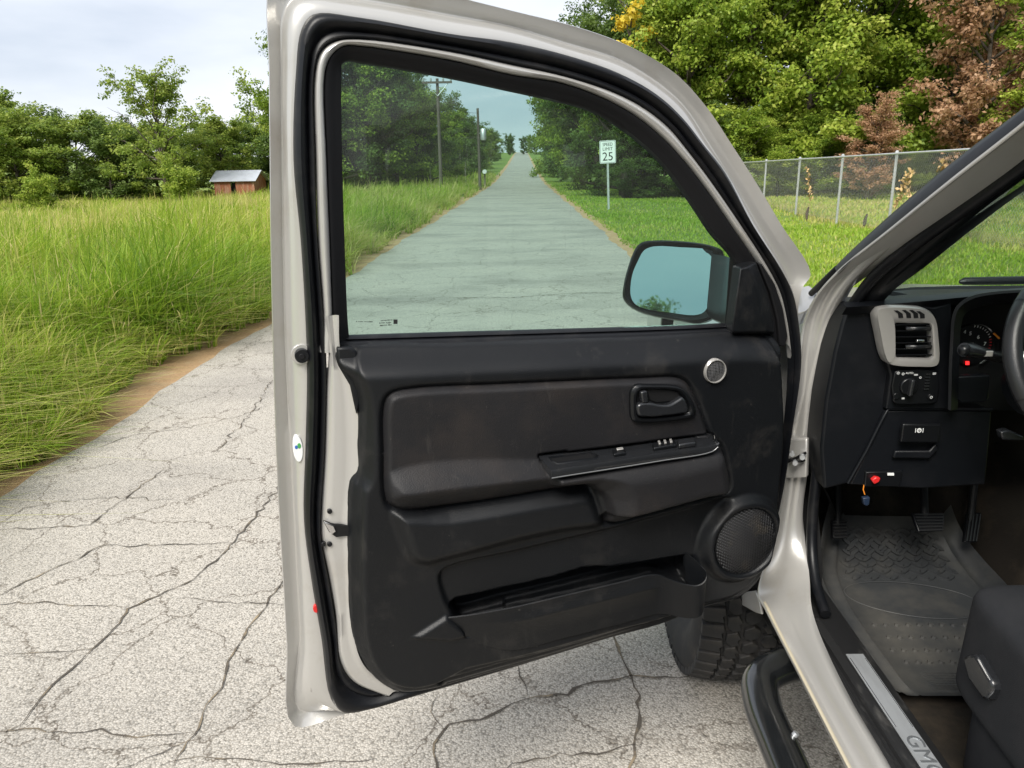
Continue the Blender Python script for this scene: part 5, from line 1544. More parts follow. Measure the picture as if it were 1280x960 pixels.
lt = text('plate_lettering', 'GMC', .040, .0012, mw, M['letter'], truck, 1.12)
bevel(lt, .0006, 1)

# ------------------------------------------------------------------ side step
bp = catmull([(.95, 1.50, .43), (.75, 1.515, .43), (.60, 1.515, .425), (.528, 1.48, .415), (.505, 1.40, .41), (.50, 1.25, .41), (.50, .8, .41), (.50, 0, .41), (.50, -.6, .41)], 6)
step = tube('side_step', bp, .040, M['black_gloss'], truck, 20)
for y in (1.27, 1.17, 1.0):
    tube('step_bolt', [(.527, y, .44), (.531, y, .446)], .0065, M['steel'], step, 8)

# ------------------------------------------------------------------ front wheel
WC = np.array([.595, 2.15, .392]); TR = .392
wheel = bpy.data.objects.new('front_wheel', None); wheel.empty_display_size = .1
link(wheel, truck); 
def spin(prof, k=72):
    rows = []
    for x, r_ in prof:
        rows.append([(WC[0] + x, WC[1] + r_ * math.cos(2 * math.pi * i / k), WC[2] + r_ * math.sin(2 * math.pi * i / k)) for i in range(k)])
    return loft(rows, True)
prof = [(-.085, .215), (-.105, .225), (-.128, .262), (-.137, .305), (-.135, .335), (-.130, .352), (-.122, .366), (-.112, .374), (-.06, .379), (0, .380), (.06, .379), (.112, .374), (.122, .366), (.135, .335), (.137, .305), (.128, .262), (.105, .225), (.085, .215)]
v, f = spin(prof)
autosmooth(mesh_obj('tyre', v, f, M['tyre'], wheel), 50)
v, f = spin([(-.085, .216), (-.095, .21), (-.07, .19), (-.05, .07), (-.06, .0)], 40)
autosmooth(mesh_obj('rim', v, f, M['silver_matte'], wheel), 40)
M['tread'] = simple('tread_rubber', (.018, .018, .019), .7, 0, .35, dirt=(.05, .045, .04), dirt_scale=14)
def block_mesh(kind):
    # footprint in (across, around) metres, one of each tread rib
    fp = {0: [(-.030, -.020), (.026, -.023), (.030, -.004), (.022, .004), (.026, .021), (-.030, .018)],
          1: [(-.019, -.022), (.008, -.026), (.020, -.006), (.012, .002), (.019, .020), (-.006, .024), (-.020, .006)],
          2: [(-.021, -.013), (.004, -.024), (.021, -.012), (.018, .012), (-.004, .024), (-.021, .012)]}[kind]
    v = []
    for h, s in ((-.010, 1.06), (.009, 1.0), (.0115, .93)):
        v += [(p[0] * s, p[1] * s, h) for p in fp]
    n_ = len(fp)
    f = [(i + b_ * n_, (i + 1) % n_ + b_ * n_, (i + 1) % n_ + (b_ + 1) * n_, i + (b_ + 1) * n_) for b_ in range(2) for i in range(n_)] + [tuple(range(2 * n_, 3 * n_))]
    # sipe groove shown as a slim raised-edge slot
    me = bpy.data.meshes.new('tread_block')
    me.from_pydata(v, [], f)
    me.materials.append(M['tread'])
    return me
bms = {k: block_mesh(k) for k in range(3)}
NBK = 46
for row, (xo, kind, mir, ph) in enumerate(((-.100, 0, 1, 0), (-.048, 1, 1, .5), (0.0, 2, 1, .1), (.048, 1, -1, .6), (.100, 0, -1, .3))):
    for i in range(NBK):
        a = 2 * math.pi * (i + ph) / NBK
        o = bpy.data.objects.new('tread_block', bms[kind])
        COL.objects.link(o); o.parent = wheel
        rad = .379 if abs(xo) < .08 else .3735
        tiltx = -.10 * (1 if xo > 0 else -1) if abs(xo) > .08 else 0
        er = Vector((0, math.cos(a), math.sin(a))); et = Vector((0, -math.sin(a), math.cos(a)))
        ex = Vector((mir, 0, 0)); 
        m_ = frame(Vector(WC) + Vector((xo, 0, 0)) + er * rad, ex, et * mir, er)
        o.matrix_local = m_ @ Matrix.Rotation(-tiltx * mir * 2.2, 4, 'Y')
tube('axle', [(.70, 2.15, .40), (1.42, 2.15, .40)], .05, M['dark_void'], truck, 10)
prism('wheel_liner', [(.62, 2.15 + .475 * math.cos(a), .43 + .475 * math.sin(a)) for a in np.linspace(R(-5), R(185), 20)], (.11, 0, 0), M['dark_void'], truck)

# ------------------------------------------------------------------ cab shell out of frame: roof, rear, far side, floor
box('floor_pan', (1.42, .55, .425), (1.42, 2.5, .03), M['carpet'], truck)
v, f = loft([[(.74, 1.70, .44), (2.1, 1.70, .44)], [(.74, 1.86, .50), (2.1, 1.86, .50)], [(.74, 2.06, .72), (2.1, 2.06, .72)], [(.74, 2.08, 1.18), (2.1, 2.08, 1.18)]])
mesh_obj('toe_board', v, f, M['carpet'], truck)
v, f = loft([[(.70, 1.70, 1.22), (.80, 2.08, 1.20)], [(.70, 1.70, .60), (.80, 2.08, .60)], [(.715, 1.68, .43), (.81, 2.08, .43)]])
mesh_obj('kick_panel', v, f, M['dash'], truck)
roof_rows = []
for y, dz in ((.96, -.05), (.80, .0), (.2, .03), (-.5, .02), (-.9, -.05)):
    roof_rows.append([(.80, y, 1.70 + dz), (.86, y, 1.75 + dz), (1.0, y, 1.775 + dz), (1.42, y, 1.79 + dz), (1.84, y, 1.775 + dz), (1.98, y, 1.75 + dz), (2.04, y, 1.70 + dz)])
v, f = loft(roof_rows)
solidify(autosmooth(mesh_obj('roof', v, f, M['silver'], truck), 60), .04)
box('far_door', (2.26, .7, .85), (.12, 2.2, .78), M['dash'], truck, None, .02)
box('rear_wall', (1.42, -.92, .85), (1.6, .08, .85), M['dash'], truck, None, .02)
for x, y in ((2.15, .25), (2.12, -.8), (.76, -.85), (.73, .22)):
    tube('roof_pillar', [(x, y, .55 if x < 1 else 1.2), ((x + 1.42 * .06) / 1.06, y, 1.73)], .045, M['silver'] if x < 1 else M['dash'], truck, 8)
tube('roof_pillar', [(2.18, 1.62, 1.2), (2.0, .95, 1.70)], .045, M['dash'], truck, 8)
far_w = [(2.24, -.75, 1.23), (2.24, 1.45, 1.23), (2.06, .95, 1.66), (2.06, -.75, 1.68)]
mesh_obj('far_window', far_w, [(0, 1, 2, 3)], M['dim_glass'], truck, smooth=False)
mesh_obj('rear_window', [(.85, -.93, 1.26), (2.0, -.93, 1.26), (1.95, -.9, 1.68), (.9, -.9, 1.68)], [(0, 1, 2, 3)], M['dim_glass'], truck, smooth=False)
rows = [[(.725, 1.64, 1.235), (.95, 1.86, 1.225), (1.42, 1.95, 1.225), (1.9, 1.86, 1.225), (2.14, 1.64, 1.235)],
        [(.775, 1.30, 1.47), (.97, 1.46, 1.48), (1.42, 1.53, 1.485), (1.87, 1.46, 1.48), (2.08, 1.30, 1.47)],
        [(.83, .96, 1.69), (1.0, 1.06, 1.72), (1.42, 1.10, 1.74), (1.84, 1.06, 1.72), (2.01, .96, 1.69)]]
rows = [[tuple(q) for q in catmull(r_, 4)] for r_ in rows]
v, f = loft(rows)
mesh_obj('windshield', v, f, M['windshield'], truck)
# rest of the door opening out of frame: pillar top, cant rail and head lining
pt0 = (ca[0] + cb[0]) / 2 + np.array([.012, .012, 0])
tube('cant_rail', catmull([tuple(pt0 + (ca[0] - ca[4]) * -.5), tuple(pt0), (.80, .98, 1.672), (.825, .80, 1.705), (.83, .2, 1.73), (.82, -.5, 1.72), (.82, -.9, 1.66)], 6), .033, M['silver'], truck, 12)
M['lining'] = simple('grey_head_lining', (.20, .20, .195), .95, 0, .1)
hv = [[(x, y, z - .052) for x, y, z in rw] for rw in roof_rows]
v, f = loft(hv)
mesh_obj('head_lining', v, f, M['lining'], truck)


# ------------------------------------------------------------------ dashboard
top0 = [(0.6683,1.57,1.2467),(0.7307,1.57,1.2491),(0.7778,1.57,1.2535),(0.8347,1.57,1.2577),(0.8833,1.57,1.262),(0.9639,1.57,1.2691),(1.0448,1.57,1.2729),(1.2229,1.57,1.2752)]
top1 = [(0.7696,1.72,1.2401),(0.8231,1.72,1.243),(0.8676,1.72,1.246),(0.93,1.72,1.2487),(0.9833,1.72,1.2515),(1.0635,1.72,1.2522),(1.1436,1.72,1.2528),(1.3038,1.72,1.2523)]
top2 = [(0.7624,1.66,1.2608),(0.8308,1.72,1.2538),(0.9058,1.78,1.2469),(0.9883,1.83,1.2388),(1.0624,1.86,1.234),(1.1742,1.9,1.2261),(1.2763,1.92,1.2215),(1.463,1.93,1.2172)]
bot0 = [(p[0], 1.60, 1.0) for p in top0]
def ext(r):
    return [tuple(p) for p in r] + [(2.12, r[-1][1], r[-1][2])]
edge0 = [(p[0], p[1] + .02, p[2] + .006) for p in top0]
rows = [ext([(p[0], p[1] + .02, p[2] - .02) for p in top0]), ext(top0), ext(edge0), ext(top1), ext(top2), ext([(p[0], p[1] + .02, p[2] - .1) for p in top2])]
v, f = loft(rows)
autosmooth(mesh_obj('dash_top', v, f, M['dash'], truck), 50)
CB0 = [(0.8014,1.7,1.2592),(0.9254,1.82,1.2461),(1.0645,1.9,1.2347),(1.2947,1.95,1.2257),(1.532,1.97,1.2202)]
CB1 = [(0.7872,1.69,1.252),(0.9162,1.8,1.2417),(1.0546,1.88,1.229),(1.2831,1.93,1.2188),(1.5185,1.95,1.2132)]
v, f = loft([[tuple(p) for p in CB0], [tuple(p) for p in CB1], [(p[0], p[1] - .01, p[2] - .05) for p in CB1]])
mesh_obj('cowl_strip', v, f, M['rubber_matte'], truck)
wb = [(1.1378,2.0,1.2289),(1.1499,2.0,1.2308),(1.2223,2.0,1.2307),(1.3462,2.0,1.231),(1.5111,2.0,1.2306)]
tube('wiper_blade', wb, [.004, .010, .011, .011, .010], M['rubber'], truck, 8)

# end cap of the dash
EC = [(0.6839,1.6,1.2461),(0.7431,1.6,1.2419),(0.7563,1.6,1.1865),(0.7794,1.6,1.1192),(0.7899,1.6,1.103),(0.7999,1.6,1.0193),(0.7903,1.6,1.012),(0.762,1.6,0.9224),(0.7267,1.6,0.836),(0.6741,1.6,0.8229),(0.6573,1.6,0.9237),(0.6572,1.6,1.0358),(0.6656,1.6,1.1438),(0.6747,1.6,1.205)]
prism('dash_end', EC, (.0, .12, 0), M['dash'], truck, .006)
# right part of the dash front
DF = [(0.7366,1.582,1.2435),(0.8089,1.582,1.2492),(0.8562,1.582,1.2418),(0.8912,1.582,1.2514),(0.9245,1.582,1.0162),(0.7814,1.582,1.018),(0.7827,1.582,1.0937),(0.7707,1.582,1.1239),(0.7477,1.582,1.1904)]
prism('dash_front', DF, (0, .12, 0), M['dash'], truck, .004)

# air vent: silver bezel, louvres, defroster slots
VB = catmull([(0.7268,1.56,1.2443),(0.7393,1.56,1.2491),(0.7588,1.56,1.2505),(0.7982,1.56,1.2483),(0.8232,1.56,1.2446),(0.8428,1.56,1.2326),(0.8537,1.56,1.2123),(0.8607,1.56,1.1851),(0.8699,1.56,1.13),(0.8647,1.56,1.1196),(0.8315,1.56,1.1183),(0.7742,1.56,1.1226),(0.7616,1.56,1.1297),(0.74,1.56,1.1868)], 3, True)
VO = [(0.7688,1.558,1.2139),(0.8397,1.558,1.2112),(0.8437,1.558,1.2061),(0.8558,1.558,1.1411),(0.8515,1.558,1.1359),(0.7846,1.558,1.1386),(0.7792,1.558,1.1421),(0.7678,1.558,1.2088)]
vb3 = [np.array(p) for p in VB]
vo3 = [np.array(p) for p in VO]
# frame = outer outline with a rectangular opening: build as loft of matched rings
def resample(ring, k):
    r = [np.array(p) for p in ring] + [np.array(ring[0])]
    L_ = np.cumsum([0] + [np.linalg.norm(r[i + 1] - r[i]) for i in range(len(r) - 1)])
    t = np.linspace(0, L_[-1], k, endpoint=False)
    return [np.array([np.interp(x, L_, [p[a] for p in r]) for a in range(3)]) for x in t]
def radial_match(outer, inner, k=48):
    c = np.mean(np.array(inner), 0)
    def hit(ring, ang):
        best = None
        r = [np.array(p) for p in ring]
        d = np.array([math.cos(ang), math.sin(ang)])
        for i in range(len(r)):
            a, b_ = r[i][[0, 2]] - c[[0, 2]], r[(i + 1) % len(r)][[0, 2]] - c[[0, 2]]
            e = b_ - a
            den = d[0] * (-e[1]) + d[1] * e[0]
            if abs(den) < 1e-12:
                continue
            t = (a[0] * (-e[1]) + a[1] * e[0]) / den
            s = (d[0] * a[1] - d[1] * a[0]) / den
            if t > 0 and -1e-6 <= s <= 1 + 1e-6:
                if best is None or t > best:
                    best = t
        p = c.copy(); p[0] += d[0] * best; p[2] += d[1] * best
        return p
    angs = [2 * math.pi * i / k + .01 for i in range(k)]
    return [hit(outer, a) for a in angs], [hit(inner, a) for a in angs]
ro, ri = radial_match(VB, VO, 96)
yv = 1.560
def setY(r, y):
    return [np.array([p[0], y, p[2]]) for p in r]
rows = [setY(ro, yv + .03), setY(ro, yv + .004), setY(mixr(ro, ri, .10), yv - .002), setY(mixr(ro, ri, .6), yv - .003), setY(mixr(ro, ri, .9), yv - .001), setY(ri, yv + .003), setY(ri, yv + .03)]
v, f = loft([[tuple(p) for p in r] for r in rows], True)
vent = autosmooth(mesh_obj('vent_bezel', v, f, M['silver_matte'], truck), 40)
pb = [(p[0], yv + .032, p[2]) for p in VO]
mesh_obj('vent_cavity', pb, [tuple(range(len(pb)))], M['dark_void'], vent, smooth=False, local=True)
xl, xr = min(p[0] for p in VO), max(p[0] for p in VO); zb_, zt_ = min(p[2] for p in VO), max(p[2] for p in VO)
for i in range(6):
    z = zb_ + (zt_ - zb_) * (i + .5) / 6
    v, f = box_geo(((xl + xr) / 2, yv + .012, z), (xr - xl, .016, .0022), Matrix.Rotation(R(-12), 3, 'X'))
    mesh_obj('louvre', v, f, M['plastic_smooth'], vent, smooth=False, local=True)
for i, (a, c) in enumerate(((.30, 1.0), (.35, 1.0))):
    z = zb_ + (zt_ - zb_) * (.83 if i == 0 else .33)
    v, f = tube_geo([(xl + (xr - xl) * a, yv + .006, z), (xr - .002, yv + .006, z)], .0045, 8)
    mesh_obj('louvre_bar', v, f, M['switch_panel'], vent, local=True)
v, f = box_geo((xl + (xr - xl) * .62, yv - .002, zb_ + (zt_ - zb_) * .52), (.016, .010, .005))
autosmooth(bevel(mesh_obj('vent_thumb', v, f, M['chrome'], vent, local=True), .0015))
SL = [(0.7599,1.5565,1.2411),(0.7762,1.5565,1.2417),(0.7909,1.5565,1.2415),(0.8059,1.5565,1.2388)]
SLb = [(0.7717,1.5565,1.2251),(0.7881,1.5565,1.2248),(0.8028,1.5565,1.2246),(0.816,1.5565,1.2236)]
for a, c in zip(SL, SLb):
    a, c = np.array(a), np.array(c)
    w = np.array([.0098, 0, 0]); mid = (a + c) / 2 + np.array([.0035, 0, .001])
    pl = [a, a + w * .8, mid + w, c + w, c, mid]
    mesh_obj('defroster_slot', [tuple(p + np.array([0, -.0005, 0])) for p in pl], [tuple(range(6))], M['dark_void'], vent, smooth=False, local=True)
SLP = [(0.7287,1.5562,1.2416),(0.7446,1.5562,1.2447),(0.7579,1.5562,1.2295),(0.7648,1.5562,1.2126),(0.7706,1.5562,1.1787),(0.7733,1.5562,1.1426),(0.7664,1.5562,1.1306),(0.7591,1.5562,1.1359),(0.7394,1.5562,1.191)]
mesh_obj('vent_side_plate', [(p[0], p[1] - .0008, p[2]) for p in catmull(SLP, 3, True)], [tuple(range(27))], M['silver_matte'], vent, smooth=False, local=True)

# lamp switch panel
LP = catmull([(0.7848,1.575,1.1062),(0.8063,1.575,1.1094),(0.8571,1.575,1.1088),(0.8764,1.575,1.1032),(0.8827,1.575,1.0443),(0.877,1.575,1.0354),(0.8499,1.575,1.0339),(0.7985,1.575,1.0345),(0.7891,1.575,1.0419)], 2, True)
lamp = prism('lamp_switch_panel', LP, (0, -.006, 0), M['plastic_smooth'], truck, .002)
KC = [(0.816,1.565,1.075)][0]
def yknob(name, c, r, y0, y1, mat, parent, k=24, sx=1, sz=1):
    v, f = tube_geo([(c[0], y0, c[2]), (c[0], y1, c[2])], r, k)
    v = [(c[0] + (p[0] - c[0]) * sx, p[1], c[2] + (p[2] - c[2]) * sz) for p in v]
    o = mesh_obj(name, v, f, mat, parent, local=True)
    bevel(o, r * .12); autosmooth(o, 40)
    return o
yknob('lamp_knob', KC, .0185, 1.569, 1.562, M['plastic_smooth'], lamp)
v, f = box_geo((KC[0], 1.556, KC[2]), (.0085, .014, .036), Matrix.Rotation(R(4), 3, 'Y'))
autosmooth(bevel(mesh_obj('lamp_knob_grip', v, f, M['switch_panel'], lamp, local=True), .003, 3))
DW = [(0.8543,1.567,1.0863)][0]
for i in range(6):
    v, f = box_geo((DW[0], 1.5675, DW[2] - .018 + i * .0065), (.010, .004, .0035))
    mesh_obj('dimmer_rib', v, f, M['switch_panel'], lamp, smooth=False, local=True)
for q in [(0.793,1.568,1.053),(0.8664,1.568,1.0503)]:
    yknob('push_button', q, .0068, 1.5695, 1.5655, M['plastic_smooth'], lamp, 16)
# pictogram prints: small open rings and bars
def ring_print(c, r, rays):
    ge = []
    k = 14
    o_ = [(c[0] + r * math.cos(2*math.pi*i/k), 1.5683, c[2] + r * math.sin(2*math.pi*i/k)) for i in range(k)]
    i_ = [(c[0] + r * .62 * math.cos(2*math.pi*i/k), 1.5683, c[2] + r * .62 * math.sin(2*math.pi*i/k)) for i in range(k)]
    ge.append((o_ + i_, [(i, (i + 1) % k, (i + 1) % k + k, i + k) for i in range(k)]))
    if rays:
        for i in range(8):
            a = 2 * math.pi * i / 8
            d = np.array([math.cos(a), 0, math.sin(a)]); p = np.array([c[0], 1.5683, c[2]]); s = np.array([-d[2], 0, d[0]]) * .0004
            ge.append(([tuple(p + d * r * 1.2 - s), tuple(p + d * r * 1.7 - s), tuple(p + d * r * 1.7 + s), tuple(p + d * r * 1.2 + s)], [(0, 1, 2, 3)]))
    return ge
ge = []
pr_ = [(0.7919,1.568,1.1036),(0.8023,1.568,1.1017),(0.8155,1.568,1.1033),(0.8295,1.568,1.0996),(0.8396,1.568,1.0933),(0.8679,1.568,1.1017),(0.8664,1.568,1.0503),(0.809,1.568,1.0474)]
ge += ring_print(pr_[0], .0021, True) + ring_print(pr_[1], .0028, False)
def bars(c, w, h, k):
    out_ = []
    for i in range(k):
        out_.append(([(c[0] - w / 2, 1.5683, c[2] - h / 2 + h * (i + a) / k) for a in (0.15,)] + [(c[0] + w / 2, 1.5683, c[2] - h / 2 + h * (i + .15) / k), (c[0] + w / 2, 1.5683, c[2] - h / 2 + h * (i + .75) / k), (c[0] - w / 2, 1.5683, c[2] - h / 2 + h * (i + .75) / k)], [(0, 1, 2, 3)]))
    return out_
ge += bars(pr_[3], .008, .004, 2) + ring_print(pr_[4], .0024, False) + bars(pr_[5], .007, .005, 2) + bars(pr_[7], .006, .004, 2)
v, f = join_geo(ge)
pp = mesh_obj('lamp_pictograms', v, f, M['white'], lamp, smooth=False, local=True)
text('lamp_lettering', 'AUTO', .0058, .0002, frame((pr_[2][0], 1.5683, pr_[2][2]), (1, 0, 0), (0, 0, 1), (0, -1, 0)), M['white'], lamp)
ge = ring_print((pr_[6][0], 0, pr_[6][2]), .003, False)
v, f = join_geo([([(p[0], 1.5645, p[2]) for p in g_[0]], g_[1]) for g_ in ge])
mesh_obj('button_mark', v, f, M['white'], lamp, smooth=False, local=True)

# instrument hood
HO = [(0.8916,1.54,1.0302),(0.8805,1.54,1.1212),(0.8742,1.54,1.1893),(0.8718,1.54,1.2294),(0.8782,1.54,1.2524),(0.9013,1.54,1.27),(0.9447,1.54,1.2792),(1.024,1.54,1.2829),(1.1996,1.54,1.2803)]
HN = [(0.9265,1.565,1.0217),(0.9165,1.565,1.1141),(0.9095,1.565,1.1748),(0.9076,1.565,1.2105),(0.9129,1.565,1.2307),(0.9355,1.565,1.2437),(0.9738,1.565,1.2499),(1.0451,1.565,1.2522),(1.2244,1.565,1.2496)]
HB_ = [(0.9379,1.62,1.0037),(0.9279,1.62,1.0994),(0.9213,1.62,1.1711),(0.9187,1.62,1.2132),(0.9252,1.62,1.2391),(0.9494,1.62,1.2586),(0.9935,1.62,1.2673),(1.077,1.62,1.2704),(1.2617,1.62,1.2677)]
h0, h1, h2 = [[np.array(p) for p in catmull(q, 5)] for q in (HB_, HO, HN)]
rows = [h0, [p * .3 + q * .7 for p, q in zip(h0, h1)], h1, [p * .85 + q * .15 + np.array([0, -.006, 0]) for p, q in zip(h1, h2)], [p * .3 + q * .7 for p, q in zip(h1, h2)], h2, [p + np.array([.006, .10, -.004]) for p in h2]]
v, f = loft([[tuple(p) for p in r] for r in rows])
autosmooth(mesh_obj('instrument_hood', v, f, M['dash'], truck), 50)
CPL = [(0.9456,1.675,1.2451),(1.3068,1.675,1.2469),(1.3615,1.675,0.9749),(0.9825,1.675,0.9854)]
cluster = mesh_obj('instrument_cluster', CPL, [(0, 1, 2, 3)], M['dark_void'], truck, smooth=False)
def dial(c, r, name):
    v, f = tube_geo([(c[0], 1.672, c[2]), (c[0], 1.668, c[2])], r, 40)
    mesh_obj(name, v, f, M['plastic_smooth'], cluster, local=True, smooth=False)
    k = 40
    rr2 = [(1.04, 1.667), (1.07, 1.660), (1.02, 1.663)]
    v = [(c[0] + r * s * math.cos(R(-60 + 170 * i / k)), y, c[2] + r * s * math.sin(R(-60 + 170 * i / k))) for s, y in rr2 for i in range(k + 1)]
    f = [(i + a * (k + 1), i + 1 + a * (k + 1), i + 1 + (a + 1) * (k + 1), i + (a + 1) * (k + 1)) for a in range(2) for i in range(k)]
    autosmooth(mesh_obj('dial_ring', v, f, M['chrome'], cluster, local=True), 60)
TC = [(0.9957,1.668,1.1394)][0]
dial(TC, .046, 'tachometer')
SC2 = [(1.1247,1.668,1.1486)][0]
dial(SC2, .066, 'speedometer')
def dig(t, px3, s, mat):
    text('dial_number', t, s, .0002, frame((px3[0], 1.6675, px3[2]), (1, 0, 0), (0, 0, 1), (0, -1, 0)), mat, cluster)
for t, p in zip('4567', [(0.977,1.6675,1.1689),(0.9899,1.6675,1.1651),(1.0087,1.6675,1.1567),(1.0252,1.6675,1.1409)]):
    dig(t, p, .012, M['white'])
ge = []
for i in range(15):
    a = R(-38 + i * 9)
    d = np.array([math.cos(a), 0, math.sin(a)]); s = np.array([-d[2], 0, d[0]]) * .0007
    p = np.array([TC[0], 1.6674, TC[2]])
    ge.append(([tuple(p + d * .040 - s), tuple(p + d * .0445 - s), tuple(p + d * .0445 + s), tuple(p + d * .040 + s)], [(0, 1, 2, 3)]))
v, f = join_geo(ge[:7]); mesh_obj('red_ticks', v, f, M['red'], cluster, smooth=False, local=True)
v, f = join_geo(ge[7:]); mesh_obj('white_ticks', v, f, M['white'], cluster, smooth=False, local=True)
dig('x 1000', [(0.9916,1.6675,1.1414)][0], .0065, M['white'])
for pa, pb_ in (((0), 1),):
    nd = [(1.0361,1.66,1.167),(1.0503,1.66,1.155)]
    tube('needle', nd, .0022, M['orange'], cluster, 6).location = (0, 0, 0)
nd = [(1.0947,1.66,1.1617),(1.1113,1.66,1.1669)]
tube('needle', nd, .0018, M['orange'], cluster, 6)
rl = [(0.9865,1.664,1.1028),(0.9945,1.664,1.1027),(0.9957,1.664,1.0943),(0.9877,1.664,1.0944)]
mesh_obj('warning_lamp', rl, [(0, 1, 2, 3)], M['red_lamp'], cluster, smooth=False, local=True)
LCP = [(0.9155,1.57,1.0935),(0.9875,1.57,1.0961),(0.9921,1.57,1.0445),(0.9867,1.57,1.0356),(0.9359,1.57,1.0344),(0.9224,1.57,1.0453)]
prism('column_cover', LCP, (0, .02, 0), M['dash'], truck, .003)

# turn signal stalk
st_p = [(0.8414,1.43,1.1873),(0.8613,1.44,1.1831),(0.8957,1.46,1.173),(0.931,1.48,1.1611),(0.9831,1.51,1.1463)]
stalk = tube('signal_stalk', st_p, [.0135, .0145, .0115, .0115, .012], M['switch_panel'], truck, 14)
q = st_p[0]
v, f = tube_geo([(q[0] - .002, q[1] - .004, q[2]), (q[0] - .006, q[1] - .010, q[2] + .001)], .0105, 14)
mesh_obj('stalk_button', v, f, M['plastic_smooth'], stalk, local=True)
q = st_p[2]
v, f = box_geo((q[0] + .003, q[1] - .0125, q[2] + .001), (.020, .004, .012))
autosmooth(bevel(mesh_obj('stalk_key', v, f, M['silver_matte'], stalk, local=True), .002))

# steering wheel
wl_ = [(0.9074,1.385,1.1803)][0]
wc = Vector((wl_[0] + .188, 1.385, wl_[2])); tl_ = R(24)
wx = Vector((1, 0, 0)); wy = Vector((0, math.sin(tl_), math.cos(tl_))); wz = Vector((0, -math.cos(tl_), math.sin(tl_)))
rim_p = [wc + (wx * math.cos(a) + wy * math.sin(a)) * .188 for a in np.linspace(0, 2 * math.pi, 64, endpoint=False)]
rows = []
for a in np.linspace(0, 2 * math.pi, 64, endpoint=False):
    er = wx * math.cos(a) + wy * math.sin(a)
    rows.append([tuple(wc + er * (.188 + .0165 * math.cos(b_)) + wz * (.0185 * math.sin(b_))) for b_ in np.linspace(0, 2 * math.pi, 14, endpoint=False)])
rows.append(rows[0])
v, f = loft([r + [r[0]] for r in rows])
M['leather'] = simple('black_leather', (.014, .0145, .016), .38, 0, .5, grain=.5, grain_scale=500)
sw = autosmooth(mesh_obj('steering_wheel', v, f, M['leather'], truck), 60)
v, f = tube_geo([wc - wx * .178, wc - wx * .14 - wz * .012, wc - wx * .06 - wz * .02], [.012, .018, .024], 12)
mesh_obj('spoke', v, f, M['silver_matte'], sw, local=True)
v, f = tube_geo([wc - wz * .05, wc - wz * .01, wc], [.075, .078, .06], 24)
autosmooth(mesh_obj('hub', v, f, M['dash'], sw, local=True), 40)
for a in (R(147), R(203)):
    er = wx * math.cos(a) + wy * math.sin(a); et_ = (wy * math.cos(a) - wx * math.sin(a))
    ring = [tuple(wc + er * (.188 + .0172 * math.cos(b_)) + wz * (.0192 * math.sin(b_)) + et_ * s) for s in (-.0012, .0012) for b_ in np.linspace(0, 2 * math.pi, 14, endpoint=False)]
    mesh_obj('rim_seam', ring, [(i, (i + 1) % 14, (i + 1) % 14 + 14, i + 14) for i in range(14)], M['plastic_smooth'], sw, local=True)
tube('steering_column', [tuple(wc - wz * .04), tuple(wc - wz * .22 + Vector((0, 0, -.03)))], [.055, .07], M['dash'], truck, 16)
TL = [(0.9313,1.42,1.0224),(0.9479,1.42,1.0255),(0.9781,1.42,1.0119),(0.9797,1.42,1.0018),(0.9386,1.42,1.0057)]
prism('tilt_lever', TL, (0, .02, 0), M['switch_panel'], truck, .003)

# knee bolster with the parking brake release
KB = [(0.7856,1.59,1.0135),(0.8599,1.59,1.0144),(0.9378,1.59,1.0135),(1.0159,1.59,1.0107),(1.0225,1.59,0.9232),(1.029,1.59,0.8352),(0.8843,1.59,0.827),(0.7943,1.59,0.8338),(0.726,1.59,0.8385),(0.7574,1.59,0.9244)]
prism('knee_bolster', KB, (0, .06, 0), M['dash'], truck, .004)
tube('bolster_edge', [(1.0149,1.589,1.0128),(0.9456,1.589,1.0155),(0.8591,1.589,1.0166),(0.7899,1.589,1.0175),(0.7766,1.589,0.9826),(0.7554,1.589,0.9229),(0.7215,1.589,0.8428)], .004, M['dash'], truck, 8)
BRK = [(0.8132,1.573,0.9913),(0.8961,1.573,0.9885),(0.8967,1.573,0.9461),(0.8132,1.573,0.9489)]
rel = prism('brake_release', BRK, (0, -.010, 0), M['plastic_smooth'], truck, .003)
bm_ = [(0.8495,1.5625,0.9762)][0]
ge = [([(p[0], 1.5625, p[2]) for p in g_[0]], g_[1]) for g_ in ring_print(bm_, .0052, False)]
for dx in (-.0085, .0075):
    ge.append(([(bm_[0] + dx, 1.5625, bm_[2] - .005), (bm_[0] + dx + .0014, 1.5625, bm_[2] - .005), (bm_[0] + dx + .0014, 1.5625, bm_[2] + .005), (bm_[0] + dx, 1.5625, bm_[2] + .005)], [(0, 1, 2, 3)]))
v, f = join_geo(ge)
mesh_obj('release_mark', v, f, M['white'], rel, smooth=False, local=True)
text('release_mark', 'P', .009, .0002, frame((bm_[0], 1.5622, bm_[2]), (1, 0, 0), (0, 0, 1), (0, -1, 0)), M['white'], rel)
SCP = [(0.8114,1.585,0.9238),(0.8868,1.585,0.9229),(0.8985,1.585,0.9397),(0.9056,1.585,0.9265),(0.8893,1.585,0.904),(0.8082,1.585,0.9068)]
prism('release_scoop', SCP, (0, -.008, 0), M['dash'], truck, .003)
